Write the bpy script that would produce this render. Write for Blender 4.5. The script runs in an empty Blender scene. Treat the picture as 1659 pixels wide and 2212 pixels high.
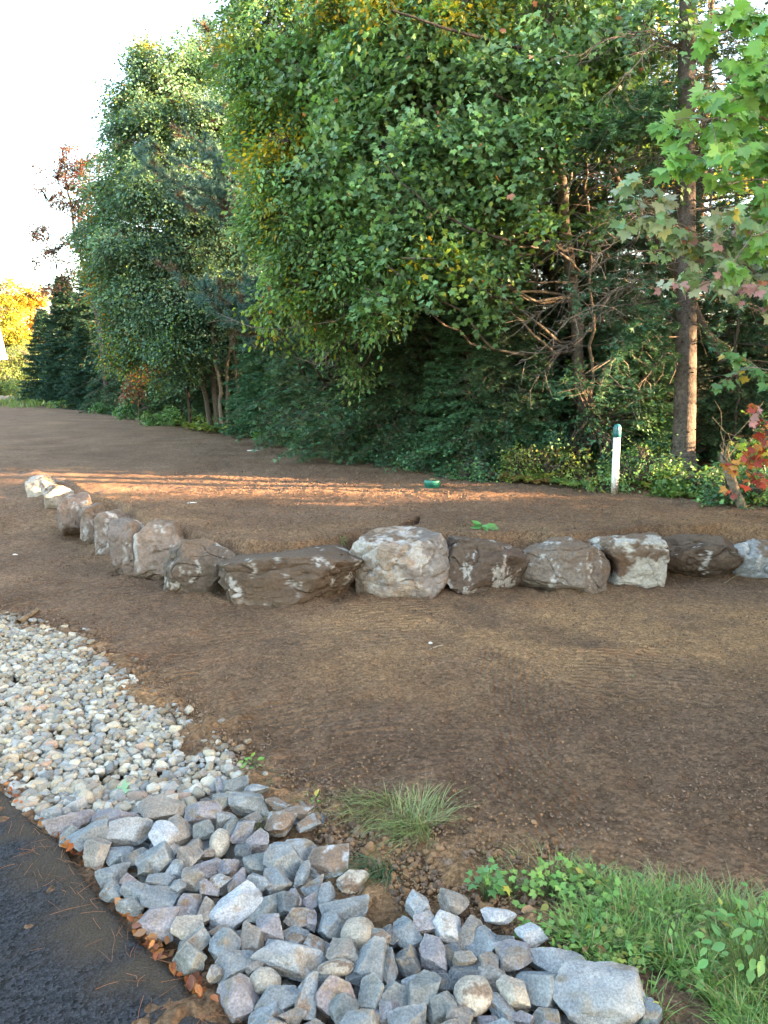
import bpy, math, random
import numpy as np
from mathutils import Vector
S = bpy.context.scene
COL = S.collection
PI = math.pi
rad = math.radians
# ------------------------------------------------------------------ camera, world, sun, exposure
PITCH = rad(8.7); EYE = 1.6; FD = 1671.0          # focal length in units of a 1659 x 2212 picture
cam = bpy.data.cameras.new('camera'); cam_o = bpy.data.objects.new('camera', cam); COL.objects.link(cam_o)
cam.sensor_fit = 'VERTICAL'; cam.sensor_height = 36; cam.lens = 36*FD/2212
cam.clip_start = .05; cam.clip_end = 2000
cam_o.location = (0, 0, EYE); cam_o.rotation_euler = (PI/2-PITCH, 0, 0)
S.camera = cam_o
SUN_AZ = rad(-7); SUN_EL = rad(9.0)               # azimuth measured from +x towards +y
w = bpy.data.worlds.new('World'); S.world = w; w.use_nodes = True
nt = w.node_tree; bg = nt.nodes['Background']
sky = nt.nodes.new('ShaderNodeTexSky'); sky.sky_type = 'NISHITA'; sky.sun_disc = False
sky.sun_elevation = SUN_EL; sky.sun_rotation = PI/2 - SUN_AZ
sky.air_density = 1.0; sky.dust_density = 3.0; sky.ozone_density = .6
nt.links.new(sky.outputs[0], bg.inputs[0]); bg.inputs[1].default_value = .075
sl = bpy.data.lights.new('sun', 'SUN'); sl.energy = 3.0; sl.angle = rad(.6); sl.color = (1, .64, .36)
so = bpy.data.objects.new('sun', sl); COL.objects.link(so)
sd = Vector((math.cos(SUN_EL)*math.cos(SUN_AZ), math.cos(SUN_EL)*math.sin(SUN_AZ), math.sin(SUN_EL)))
so.rotation_euler = sd.to_track_quat('Z', 'Y').to_euler(); so.location = (20, 0, 12)
S.view_settings.view_transform = 'Standard'; S.view_settings.look = 'None'
S.view_settings.exposure = 4.85; S.view_settings.gamma = 1
S.cycles.max_bounces = 6; S.cycles.diffuse_bounces = 3; S.cycles.transmission_bounces = 3
S.cycles.glossy_bounces = 2; S.cycles.transparent_max_bounces = 4
# ------------------------------------------------------------------ projection helpers
cp, sp = math.cos(PITCH), math.sin(PITCH)
def ray(px, py):
    a = (px-829.5)/FD; b = (1106-py)/FD
    return np.array([a, cp+b*sp, -sp+b*cp])
def at(px, py, y):                                 # point seen at a pixel, at forward distance y
    d = ray(px, py); t = y/d[1]; return np.array([0, 0, EYE])+d*t
def on_z(px, py, z=0.):
    d = ray(px, py); t = (z-EYE)/d[2]; return np.array([0, 0, EYE])+d*t
Z5 = lambda x, y: (x/2., 1296+y/2.)
Z6 = lambda x, y: (829.5+x/2., 1296+y/2.)
Z3 = lambda x, y: (x/2., 950.5+y/2.)
Z4 = lambda x, y: (829.5+x/2., 864.1+y/2.)
# ------------------------------------------------------------------ noise
def _h(i, j, k, s):
    n = (i.astype(np.int64)*374761393 + j.astype(np.int64)*668265263 + k.astype(np.int64)*2147483647 + s*974711) & 0xffffffff
    n = ((n ^ (n >> 13))*1274126177) & 0xffffffff
    n = (n ^ (n >> 16)) & 0xffffff
    return n/float(0xffffff)
def vn(P, s=0):
    P = np.asarray(P, float); i = np.floor(P); f = P-i; f = f*f*(3-2*f)
    x, y, z = i[:, 0], i[:, 1], i[:, 2]; r = 0
    for a in (0, 1):
        wa = f[:, 0] if a else 1-f[:, 0]
        for b in (0, 1):
            wb = f[:, 1] if b else 1-f[:, 1]
            for c in (0, 1):
                wc = f[:, 2] if c else 1-f[:, 2]
                r = r + wa*wb*wc*_h(x+a, y+b, z+c, s)
    return r*2-1
def fbm(P, sc, o=3, s=0, g=.5):
    P = np.asarray(P, float)/sc; r = 0; A = 1
    for k in range(o):
        r = r + A*vn(P, s+k*7); P = P*2.03+11.3; A *= g
    return r
def sm(a, b, x):
    t = np.clip((x-a)/(b-a), 0, 1); return t*t*(3-2*t)
def n2(x, y, sc, o=3, s=0):
    return fbm(np.stack([x, y, np.zeros_like(x)], 1), sc, o, s)
# ------------------------------------------------------------------ materials
def newmat(name):
    m = bpy.data.materials.new(name); m.use_nodes = True
    return m, m.node_tree, m.node_tree.nodes['Principled BSDF']
def N(t, k, **kw):
    n = t.nodes.new(k)
    for a, b in kw.items():
        if a in ('operation', 'blend_type', 'data_type', 'attribute_name', 'noise_dimensions', 'feature'): setattr(n, a, b)
        else: n.inputs[a.replace('_', ' ')].default_value = b
    return n
def mixc(t, fac, a, b, mode='MIX'):
    n = t.nodes.new('ShaderNodeMix'); n.data_type = 'RGBA'; n.blend_type = mode
    for i, v in ((0, fac), (6, a), (7, b)):
        if hasattr(v, 'links') or isinstance(v, bpy.types.NodeSocket): t.links.new(v, n.inputs[i])
        else: n.inputs[i].default_value = v if i == 0 else (*v, 1)[:4]
    return n.outputs[2]
def ramp(t, src, a, b):
    n = t.nodes.new('ShaderNodeMapRange'); n.inputs[1].default_value = a; n.inputs[2].default_value = b
    t.links.new(src, n.inputs[0]); return n.outputs[0]
def noise(t, scale, detail=4, rough=.6, coord='Object'):
    tc = t.nodes.new('ShaderNodeTexCoord'); n = t.nodes.new('ShaderNodeTexNoise')
    n.inputs['Scale'].default_value = scale; n.inputs['Detail'].default_value = detail; n.inputs['Roughness'].default_value = rough
    t.links.new(tc.outputs[coord], n.inputs['Vector']); return n.outputs['Fac']
def attr(t, name):
    n = t.nodes.new('ShaderNodeAttribute'); n.attribute_name = name; return n
def bump(t, h, dist, strength=1, normal=None):
    b = t.nodes.new('ShaderNodeBump'); b.inputs['Distance'].default_value = dist; b.inputs['Strength'].default_value = strength
    t.links.new(h, b.inputs['Height'])
    if normal is not None: t.links.new(normal, b.inputs['Normal'])
    return b.outputs[0]
def mat_attr(name, rough=.8, spec=.3, speck=0., sscale=60., bsc=40., bdist=.004, edge=0., vein=0.):
    m, t, p = newmat(name)
    c = attr(t, 'col').outputs['Color']
    if speck:
        f = noise(t, sscale, 6, .75); c = mixc(t, 1., c, mixc(t, ramp(t, f, .36, .64), (1-speck,)*3, (1+speck,)*3), 'MULTIPLY')
    if vein:
        tc = t.nodes.new('ShaderNodeTexCoord'); wn = t.nodes.new('ShaderNodeTexNoise'); wn.inputs['Scale'].default_value = 9; wn.inputs['Detail'].default_value = 5
        t.links.new(tc.outputs['Object'], wn.inputs['Vector']); f = ramp(t, wn.outputs['Fac'], .35, .65); c = mixc(t, 1., c, mixc(t, f, (.70, .72, .76), (1.28, 1.24, 1.18)), 'MULTIPLY')
        ad = t.nodes.new('ShaderNodeVectorMath'); ad.operation = 'MULTIPLY_ADD'; ad.inputs[1].default_value = (.12,)*3; t.links.new(wn.outputs['Color'], ad.inputs[0]); t.links.new(tc.outputs['Object'], ad.inputs[2])
        vo = t.nodes.new('ShaderNodeTexVoronoi'); vo.feature = 'DISTANCE_TO_EDGE'; vo.inputs['Scale'].default_value = 13; t.links.new(ad.outputs[0], vo.inputs['Vector'])
        m2 = t.nodes.new('ShaderNodeMath'); m2.operation = 'MULTIPLY'; m2.inputs[1].default_value = vein; t.links.new(ramp(t, vo.outputs['Distance'], .022, .0), m2.inputs[0])
        c = mixc(t, m2.outputs[0], c, (.34, .34, .32))
    if edge:
        g = t.nodes.new('ShaderNodeNewGeometry'); e = ramp(t, g.outputs['Pointiness'], .515, .60)
        mm = t.nodes.new('ShaderNodeMath'); mm.operation = 'MULTIPLY'; mm.inputs[1].default_value = edge; t.links.new(e, mm.inputs[0])
        c = mixc(t, mm.outputs[0], c, (.36, .35, .32))
    t.links.new(c, p.inputs['Base Color'])
    p.inputs['Roughness'].default_value = rough; p.inputs['Specular IOR Level'].default_value = spec
    if bdist: t.links.new(bump(t, noise(t, bsc, 6, .7), bdist), p.inputs['Normal'])
    return m
M = {}
M['stone'] = mat_attr('stone', .75, .28, .34, 150, 60, .010, .45, .16)
M['boulder'] = mat_attr('boulder', .85, .22, .26, 45, 22, .014, .12)
M['pebble'] = mat_attr('pebble', .7, .3, .22, 160, 60, .003, 0)
M['bark'] = mat_attr('bark', .95, .1, .45, 25, 25, .02)
M['clod'] = mat_attr('clod', 1., .05, .25, 90, 60, .004)
def leafmat(name, tr=.32, rough=.45, spec=.35):
    m, t, p = newmat(name); c = attr(t, 'col').outputs['Color']
    t.links.new(c, p.inputs['Base Color']); p.inputs['Roughness'].default_value = rough; p.inputs['Specular IOR Level'].default_value = spec
    tb = t.nodes.new('ShaderNodeBsdfTranslucent')
    c2 = mixc(t, 1., c, (1.25, 1.25, .6), 'MULTIPLY'); t.links.new(c2, tb.inputs['Color'])
    mx = t.nodes.new('ShaderNodeMixShader'); mx.inputs[0].default_value = tr
    t.links.new(p.outputs[0], mx.inputs[1]); t.links.new(tb.outputs[0], mx.inputs[2])
    t.links.new(mx.outputs[0], t.nodes['Material Output'].inputs[0]); return m
M['leaf'] = leafmat('leaf')
M['needle'] = leafmat('needle', .12, .6, .25)
# soil: colour attribute 'tone' (0 dark brown, 1 sandy orange), 'wood' forest litter, grooves from 'ph' x 'ga'
m, t, p = newmat('soil'); M['soil'] = m
tone = attr(t, 'tone').outputs['Fac']; lit = attr(t, 'wood').outputs['Fac']
f1 = noise(t, 1.3, 5, .6); f2 = noise(t, 75, 6, .8); f3 = noise(t, 14, 5, .7)
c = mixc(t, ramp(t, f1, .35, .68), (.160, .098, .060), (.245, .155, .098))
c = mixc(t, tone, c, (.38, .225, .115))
c = mixc(t, 1., c, mixc(t, ramp(t, f2, .35, .66), (.55, .53, .51), (1.38, 1.38, 1.38)), 'MULTIPLY')
c = mixc(t, 1., c, mixc(t, ramp(t, f3, .3, .7), (.80, .80, .80), (1.2, 1.2, 1.2)), 'MULTIPLY')
c = mixc(t, lit, c, mixc(t, ramp(t, f3, .4, .62), (.035, .026, .014), (.10, .062, .028)))
t.links.new(c, p.inputs['Base Color']); p.inputs['Roughness'].default_value = .97; p.inputs['Specular IOR Level'].default_value = .12
ph = attr(t, 'ph').outputs['Fac']; ga = attr(t, 'ga').outputs['Fac']
sn = t.nodes.new('ShaderNodeMath'); sn.operation = 'SINE'; t.links.new(ph, sn.inputs[0])
mu = t.nodes.new('ShaderNodeMath'); mu.operation = 'MULTIPLY'; t.links.new(sn.outputs[0], mu.inputs[0]); t.links.new(ga, mu.inputs[1])
f4 = noise(t, 150, 4, .7); vo = t.nodes.new('ShaderNodeTexVoronoi'); vo.inputs['Scale'].default_value = 62; tcv = t.nodes.new('ShaderNodeTexCoord'); wv = t.nodes.new('ShaderNodeVectorMath'); wv.operation = 'MULTIPLY_ADD'; wn = t.nodes.new('ShaderNodeTexNoise'); wn.inputs['Scale'].default_value = 40
t.links.new(tcv.outputs['Object'], wn.inputs['Vector']); t.links.new(wn.outputs['Color'], wv.inputs[0]); wv.inputs[1].default_value = (.025,)*3; t.links.new(tcv.outputs['Object'], wv.inputs[2]); t.links.new(wv.outputs[0], vo.inputs['Vector'])
sep = t.nodes.new('ShaderNodeSeparateColor'); t.links.new(vo.outputs['Color'], sep.inputs[0])
c = mixc(t, 1., c, mixc(t, sep.outputs[0], (.66, .66, .66), (1.34, 1.33, 1.32)), 'MULTIPLY'); t.links.new(c, p.inputs['Base Color'])
inv = t.nodes.new('ShaderNodeMath'); inv.operation = 'SUBTRACT'; inv.inputs[0].default_value = 1; t.links.new(vo.outputs['Distance'], inv.inputs[1])
b = bump(t, f3, .010); b = bump(t, inv.outputs[0], .007, 1, b); b = bump(t, f2, .012, 1, b); b = bump(t, f4, .005, 1, b); b = bump(t, mu.outputs[0], .010, 1, b)
t.links.new(b, p.inputs['Normal'])
m, t, p = newmat('asphalt'); M['asphalt'] = m
f = noise(t, 170, 5, .8); v = N(t, 'ShaderNodeTexVoronoi', Scale=115.); tc = t.nodes.new('ShaderNodeTexCoord'); t.links.new(tc.outputs['Object'], v.inputs['Vector'])
c = mixc(t, ramp(t, f, .35, .7), (.007, .008, .011), (.040, .043, .050))
c = mixc(t, 1., c, mixc(t, ramp(t, v.outputs['Color'], .1, .9), (.25, .25, .25), (2.3, 2.3, 2.3)), 'MULTIPLY')
dirt = attr(t, 'tone').outputs['Fac']; c = mixc(t, dirt, c, mixc(t, ramp(t, f, .3, .6), (.035, .026, .018), (.085, .064, .044)))
t.links.new(c, p.inputs['Base Color']); p.inputs['Roughness'].default_value = .85; p.inputs['Specular IOR Level'].default_value = .12
t.links.new(bump(t, v.outputs['Distance'], .006, 1, bump(t, f, .006)), p.inputs['Normal'])
def plain(name, col, rough=.5, spec=.4, var=.1, sc=20):
    m, t, p = newmat(name); f = noise(t, sc, 5, .6)
    c = mixc(t, ramp(t, f, .3, .7), tuple(x*(1-var) for x in col), tuple(x*(1+var) for x in col))
    t.links.new(c, p.inputs['Base Color']); p.inputs['Roughness'].default_value = rough; p.inputs['Specular IOR Level'].default_value = spec
    M[name] = m; return m
plain('white_plastic', (.74, .73, .68), .35, .5, .06)
t = M['white_plastic'].node_tree; p = t.nodes['Principled BSDF']; tc = t.nodes.new('ShaderNodeTexCoord'); sx = t.nodes.new('ShaderNodeSeparateXYZ'); t.links.new(tc.outputs['Object'], sx.inputs[0])
ns = noise(t, 35, 6, .7); ad = t.nodes.new('ShaderNodeMath'); ad.operation = 'MULTIPLY_ADD'; ad.inputs[1].default_value = -.55; t.links.new(ns, ad.inputs[0]); t.links.new(sx.outputs[2], ad.inputs[2])
t.links.new(mixc(t, ramp(t, ad.outputs[0], -.10, -.26), (.74, .73, .68), (.26, .18, .12)), p.inputs['Base Color']); plain('green_plastic', (.02, .16, .115), .4, .5, .15)
plain('teal_plastic', (.02, .13, .14), .4, .5, .2); plain('grey_wood', (.20, .15, .10), .9, .2, .45, 30)
plain('house_wall', (.35, .36, .38), .8, .2); plain('roof_grey', (.16, .17, .2), .8, .2); plain('white_trim', (.75, .77, .8), .6)
plain('black_cloth', (.01, .01, .011), .8, .2)
# ------------------------------------------------------------------ mesh helpers
def mesh(name, V, faces, col=None, mat=None, smooth=False, attrs=None, sharp=None):
    """V (n,3); faces: list of int arrays (m,k); col: (3,) or (n,3)"""
    V = np.ascontiguousarray(V, dtype=np.float32)
    me = bpy.data.meshes.new(name); me.vertices.add(len(V)); me.vertices.foreach_set('co', V.ravel())
    fl = [np.asarray(f, dtype=np.int32) for f in faces if len(f)]
    idx = np.concatenate([f.ravel() for f in fl]); ls = []; o = 0
    for f in fl:
        ls.append(o+np.arange(len(f), dtype=np.int32)*f.shape[1]); o += f.size
    ls = np.concatenate(ls)
    me.loops.add(len(idx)); me.loops.foreach_set('vertex_index', idx)
    me.polygons.add(len(ls)); me.polygons.foreach_set('loop_start', ls.astype(np.int32))
    if smooth: me.polygons.foreach_set('use_smooth', np.ones(len(ls), dtype=bool))
    me.update(calc_edges=True)
    if sharp: me.set_sharp_from_angle(angle=rad(sharp))
    if col is not None:
        c = np.ones((len(V), 4), np.float32); c[:, :3] = col
        a = me.attributes.new('col', 'FLOAT_COLOR', 'POINT'); a.data.foreach_set('color', c.ravel())
    for k, v in (attrs or {}).items():
        a = me.attributes.new(k, 'FLOAT', 'POINT'); a.data.foreach_set('value', np.asarray(v, np.float32))
    if mat is not None: me.materials.append(mat)
    return me
def link(name, me, parent=None, loc=None):
    o = bpy.data.objects.new(name, me); COL.objects.link(o)
    if parent is not None: o.parent = parent
    if loc is not None: o.location = loc
    return o
def tag(o, label=None, cat=None, group=None, kind=None):
    if label: o['label'] = label
    if cat: o['category'] = cat
    if group: o['group'] = group
    if kind: o['kind'] = kind
    return o
def thing(name, label, cat, loc=(0, 0, 0), rz=0, group=None):
    o = bpy.data.objects.new(name, None); COL.objects.link(o); o.location = loc; o.rotation_euler = (0, 0, rz)
    o.empty_display_size = .2
    return tag(o, label, cat, group)
def copy_thing(o, loc, rz=0, sc=1, label=None, cat=None, group=None):
    c = o.copy(); COL.objects.link(c); c.location = loc; c.rotation_euler = (0, 0, rz); c.scale = (sc,)*3 if np.isscalar(sc) else sc
    tag(c, label, cat, group)
    for ch in list(o.children):
        d = ch.copy(); COL.objects.link(d); d.parent = c
    return c
class Acc:
    def __init__(s): s.V = []; s.F = {}; s.C = []; s.n = 0
    def add(s, V, faces, col):
        V = np.asarray(V, float)
        if len(V) == 0: return
        s.V.append(V); c = np.empty((len(V), 3)); c[:] = col; s.C.append(c)
        for f in faces:
            f = np.asarray(f)
            if len(f): s.F.setdefault(f.shape[1], []).append(f+s.n)
        s.n += len(V)
    def build(s, name, mat, parent=None, smooth=False, org=None):
        V = np.concatenate(s.V)
        if org is not None: V = V-np.asarray(org)
        me = mesh(name, V, [np.concatenate(v) for v in s.F.values()], np.concatenate(s.C), mat, smooth)
        return link(name, me, parent)
def nrm(v): return v/np.maximum(np.linalg.norm(v, axis=-1, keepdims=True), 1e-9)
def tubes(P, R, k=4):
    """P (n,s,3), R (n,s) -> V, F quads"""
    n, s, _ = P.shape
    T = np.gradient(P, axis=1); T = nrm(T)
    ref = np.where(np.abs(T[..., 2:3]) > .9, np.array([1., 0, 0]), np.array([0, 0, 1.]))
    A = nrm(np.cross(T, ref)); B = np.cross(T, A)
    an = np.arange(k)*2*PI/k
    V = P[:, :, None, :] + R[:, :, None, None]*(A[:, :, None, :]*np.cos(an)[:, None]+B[:, :, None, :]*np.sin(an)[:, None])
    V = V.reshape(-1, 3)
    i = np.arange(n)[:, None, None]*s*k; j = np.arange(s-1)[None, :, None]*k; q = np.arange(k)[None, None, :]; q2 = (q+1) % k
    a = i+j+q; b2 = i+j+q2; F = np.stack([a, b2, b2+k, a+k], -1).reshape(-1, 4)
    return V, F
def poly_interp(pts, n):
    pts = np.asarray(pts, float); d = np.r_[0, np.cumsum(np.linalg.norm(np.diff(pts, axis=0), axis=1))]; u = np.linspace(0, d[-1], n)
    return np.stack([np.interp(u, d, pts[:, i]) for i in range(pts.shape[1])], 1)
def tube1(acc, pts, r0, r1, k=8, col=(.1, .08, .06), n=None, wob=0, seed=0):
    n = n or max(len(pts), 4); P = poly_interp(pts, n)
    if wob: P = P+wob*np.stack([fbm(P+31*q, .35, 2, seed+q) for q in range(3)], 1)*np.linspace(0, 1, n)[:, None]**.3
    R = np.linspace(r0, r1, n) if np.isscalar(r0) else np.interp(np.linspace(0, 1, n), np.linspace(0, 1, len(r0)), r0)
    V, F = tubes(P[None], R[None], k); acc.add(V, [F], col); return P
# leaf templates: x across, y along, z fold
T_RH = (np.array([[0, 0, 0], [.32, .45, .06], [0, 1, 0], [-.32, .45, .06]]), [np.array([[0, 1, 2], [0, 2, 3]])])
T_OV = (np.array([[0, 0, 0], [.2, .2, .05], [.24, .55, .07], [0, 1, -.06], [-.24, .55, .07], [-.2, .2, .05]]), [np.array([[0, 1, 2, 3], [0, 3, 4, 5]])])
T_M3 = (np.array([[0, 0, 0], [.4, -.02, .03], [.30, .22, .05], [.56, .52, .0], [.22, .50, .05], [0, 1, -.08], [-.22, .50, .05], [-.56, .52, .0], [-.30, .22, .05], [-.4, -.02, .03]]),
        [np.array([[0, 1, 2], [0, 8, 9]]), np.array([[0, 2, 3, 4], [0, 6, 7, 8]]), np.array([[0, 4, 5, 6]])])
_mp = [[0, 0], [.16, -.06], [.40, -.10], [.33, .06], [.60, .20], [.50, .30], [.66, .56], [.44, .50], [.36, .60], [.22, .48], [.20, .74], [.11, .76], [0, 1.05]]
T_MP = (np.array([[x, y, .10*abs(x)*2-.12*max(0, y-.4)**1.5-.25*x*x] for x, y in _mp]+[[-x, y, .10*abs(x)*2-.12*max(0, y-.4)**1.5-.25*x*x] for x, y in _mp[1:-1]]),
        [np.array([list(range(13))]), np.array([[0, 12]+list(range(23, 12, -1))])])
T_SP = (np.array([[0, 0, 0], [.07, .3, 0], [.0, 1, 0], [-.07, .3, 0], [.05, .2, 0], [.38, .62, .04], [.28, .66, .04], [0, .32, 0], [-.05, .2, 0], [-.28, .66, .04], [-.38, .62, .04], [0, .32, 0]]),
        [np.array([[0, 1, 2, 3], [4, 5, 6, 7], [11, 9, 10, 8]])])
T_ND = (np.array([[-.02, 0, 0], [.02, 0, 0], [0, 1, 0]]), [np.array([[0, 1, 2]])])
def leaves(acc, pos, nor, tip, size, col, T, wid=1.):
    n = len(pos)
    if n == 0: return
    TV, TF = T; k = len(TV)
    nor = nrm(nor); tip = nrm(tip-nor*np.sum(tip*nor, 1, keepdims=True)); side = np.cross(tip, nor)
    s = np.broadcast_to(np.asarray(size, float), (n,))[:, None, None]
    wd = np.broadcast_to(np.asarray(wid, float), (n,))[:, None, None]
    V = pos[:, None]+s*(side[:, None]*TV[None, :, 0:1]*wd+tip[:, None]*TV[None, :, 1:2]+nor[:, None]*TV[None, :, 2:3])
    off = (np.arange(n)*k)[:, None, None]
    F = [(f[None]+off).reshape(-1, f.shape[1]) for f in TF]
    c = np.broadcast_to(np.asarray(col, float), (n, 3))
    acc.add(V.reshape(-1, 3), F, np.repeat(c, k, 0))
def rn(rng, n): return rng.normal(size=(n, 3))
# ------------------------------------------------------------------ terrain
def zt(y): return np.interp(y, [0, 7, 10, 14, 20, 32, 45, 80, 500], [.42, .42, .43, .50, .60, .90, 1.1, 1.1, 1.1])
wb = [Z3(150, 270), Z3(200, 325), Z3(290, 420), Z3(400, 445), Z3(500, 520), Z3(560, 590), Z3(680, 600), Z3(790, 650), Z3(880, 665), Z3(1010, 690), Z3(1300, 700), Z3(1540, 660),
      Z4(-60, 800), Z4(150, 835), Z4(300, 810), Z4(430, 828), Z4(600, 800), Z4(770, 828), Z4(950, 808), Z4(1040, 803), Z4(1200, 770), Z4(1380, 775), Z4(1500, 757), Z4(1660, 770)]
WL = [on_z(*q)[:2] for q in wb]
WL[0] = WL[0]; far = WL[0]
WL = np.array([[far[0]-6, far[1]+4.0]]+WL+[[WL[-1][0]+6, WL[-1][1]-.3]])
def wall_sd(x, y):
    P = np.stack([x, y], 1); best = np.full(len(x), 1e9); sg = np.ones(len(x))
    for a, b in zip(WL[:-1], WL[1:]):
        d = b-a; L = np.dot(d, d); u = np.clip(((P-a)@d)/L, 0, 1); q = a+u[:, None]*d; e = P-q; dd = np.hypot(e[:, 0], e[:, 1])
        cr = d[0]*(P[:, 1]-a[1])-d[1]*(P[:, 0]-a[0]); m = dd < best-1e-9
        best = np.where(m, dd, best); sg = np.where(m, np.sign(cr), sg)
    return best*sg
def pts_in(poly, x, y):
    c = np.zeros(len(x), bool); n = len(poly)
    for i in range(n):
        x1, y1 = poly[i][0], poly[i][1]; x2, y2 = poly[i-1][0], poly[i-1][1]
        if y1 == y2: continue
        k = ((y1 > y) != (y2 > y)) & (x < (x2-x1)*(y-y1)/(y2-y1)+x1); c ^= k
    return c
def poly_d(poly, x, y, closed=True):
    P = np.stack([x, y], 1); best = np.full(len(x), 1e9); n = len(poly)
    for i in range(n if closed else n-1):
        a = np.array(poly[i][:2]); b = np.array(poly[(i+1) % n][:2]); d = b-a; u = np.clip(((P-a)@d)/np.dot(d, d), 0, 1)
        e = P-(a+u[:, None]*d); best = np.minimum(best, np.hypot(e[:, 0], e[:, 1]))
    return best
EDGE = [(-420, 1500), (-200, 1605), (0, 1700), (70, 1768), (160, 1850), (215, 1925), (300, 2020), (380, 2110), (490, 2212), (620, 2340), (800, 2520)]
EDGE = np.array([on_z(*q)[:2] for q in EDGE])
UP = [(-420, 1300), (-120, 1305), (0, 1332), (80, 1352), (185, 1372), (200, 1410), (275, 1445), (300, 1490), (410, 1548), (520, 1640), (560, 1690), (690, 1730), (755, 1830), (790, 1920), (900, 1925), (1010, 1950), (1100, 1985), (1200, 2040), (1300, 2100), (1400, 2170), (1440, 2260), (1500, 2420)]
UP = np.array([on_z(*q)[:2] for q in UP])
GRAV = np.concatenate([EDGE, UP[::-1]])
TREE = [(-400, 872), (0, 877), (230, 889), (330, 912), (430, 935), (560, 948), (680, 968), (800, 997), (980, 1036), (1200, 1058), (1330, 1068), (1500, 1082), (1659, 1102), (1950, 1135)]
def on_up(px, py):
    d = ray(px, py); y = 10.
    for _ in range(40):
        z = float(zt(y)); y = .5*y+.5*(z-EYE)/d[2]*d[1]
    return np.array([0, 0, EYE])+d*(y/d[1])
TL = np.array([on_up(*q)[:2] for q in TREE])
TLX = np.concatenate([[[-60, 60]], TL, [[TL[-1][0]+1.5, TL[-1][1]-.9], [12, 4.6], [40, -2]]])
def tree_in(x, y):                                 # >0 inside the wood
    P = np.concatenate([TLX, [[60, 300], [-200, 300]]]); s = np.where(pts_in(P, x, y), 1, -1); return s*poly_d(TLX, x, y, False)
def H(x, y, detail=False):
    x = np.atleast_1d(np.asarray(x, float)); y = np.atleast_1d(np.asarray(y, float))
    up = zt(y); low = sm(8.2, 12.6, y-.0*x)*zt(y); low = np.where(x < -2, sm(7.6, 11.4, y)*zt(y), low)
    sd = wall_sd(x, y); so_ = .07*sm(-.8, -1.5, x); f = sm(.05, .25, sd-so_)
    z = low*(1-f)+up*f
    z = z-.05*sm(.02, .25, np.where(pts_in(GRAV, x, y), poly_d(GRAV, x, y), 0))
    z = z+.018*n2(x, y, 1.2, 2, 3)*sm(1.5, 4, y)
    tr = tree_in(x, y); z = z+.09*sm(0, 1.0, tr)+.06*n2(x, y, .8, 3, 9)*sm(0, 1.5, tr)
    z = z+np.exp(-((sd+.03)/.13)**2)*(.02+.04*n2(x, y, .25, 2, 17))*(y < 12)
    if detail:
        rough = 1+1.6*np.exp(-(poly_d(GRAV, x, y)/.22)**2)*(y > 1)
        z = z+.010*rough*n2(x, y, .12, 3, 21)+.008*rough*np.maximum(0, n2(x, y, .045, 2, 5)-.1)+.006*np.maximum(0, n2(x, y, .022, 1, 15)-.2)
    return z
def Hs(x, y): return float(H(x, y)[0])
def hit(px, py):                                   # where a pixel's ray meets the terrain
    d = ray(px, py); t = np.linspace(1.2, 60, 2400); Q = np.array([0, 0, EYE])+t[:, None]*d
    k = np.argmax(Q[:, 2] < H(Q[:, 0], Q[:, 1])); return Q[k]
def axis(lo, hi, d0, d1, step, g=1.045):
    a = list(np.arange(d0, d1, step)); s = step; v = a[-1]
    while v < hi: s *= g; v += s; a.append(v)
    s = step; v = a[0]; b = []
    while v > lo: s *= g; v -= s; b.append(v)
    return np.array(b[::-1]+a)
xs = axis(-500, 500, -3.2, 3.8, .014, 1.04); ys = axis(-60, 600, 1.2, 8.4, .013, 1.014)
X, Y = np.meshgrid(xs, ys); x = X.ravel(); y = Y.ravel()
z = H(x, y, True)
nx, ny = len(xs), len(ys)
ii = (np.arange(ny-1)[:, None]*nx+np.arange(nx-1)[None]).ravel(); F = np.stack([ii, ii+1, ii+1+nx, ii+nx], 1)
# rake and wheel grooves
c0 = on_z(1000, 1750)[:2]; c1 = on_z(1700, 2900)[:2]
r1 = np.hypot(x-c0[0]-.2, (y-c0[1]+1.2)); r2 = np.hypot(x-c1[0], y-c1[1])
sel = n2(x, y, 1.6, 2, 40); selw = sm(0, .12, np.abs(sel)); ph = np.where(sel > 0, r1*2*PI/.055, r2*2*PI/.06)+1.6*n2(x, y, .5, 2, 44)
sdw = wall_sd(x, y)
ga = .85*selw*(sm(.0, .5, n2(x, y, .7, 3, 50)+.05))*(.55+.9*np.clip(n2(x, y, .18, 2, 52)+.4, 0, 1))*(sdw < 0)*sm(0, .5, -sdw)*(y > 1.4)
tp = on_z(1130, 1600)[:2]; band = np.exp(-((x-tp[0]-.12*np.sin(y*2))/.22)**2)*sm(2.2, 2.7, y)*(1-sm(4.3, 5.0, y)); ph = np.where(band > .35, (x+.10*np.sin(y*2.2))*2*PI/.045+.8*np.sin(y*2*PI/.09), ph); ga = np.where(band > .35, 2.0*sm(.35, .6, band)*sm(-.7, .1, n2(x, y, .35, 2, 55)), ga*sm(.35, .15, band))
ga = np.maximum(ga, .14*(sdw > .4)*sm(-.1, .4, n2(x, y, 1.5, 2, 61))*(y < 14)); ph = np.where(sdw > .4, y*2*PI/.11+1.5*n2(x, y, 1., 2, 66), ph)
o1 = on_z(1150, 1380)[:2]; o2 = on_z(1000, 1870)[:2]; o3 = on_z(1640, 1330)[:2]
tone = 1.1*np.exp(-(((x-o1[0])/1.7)**2+((y-o1[1])/.75)**2))+.85*np.exp(-(((x-o2[0])/.55)**2+((y-o2[1])/.25)**2))+.5*np.exp(-(((x-o3[0])/1.2)**2+((y-o3[1])/.5)**2))
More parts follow.
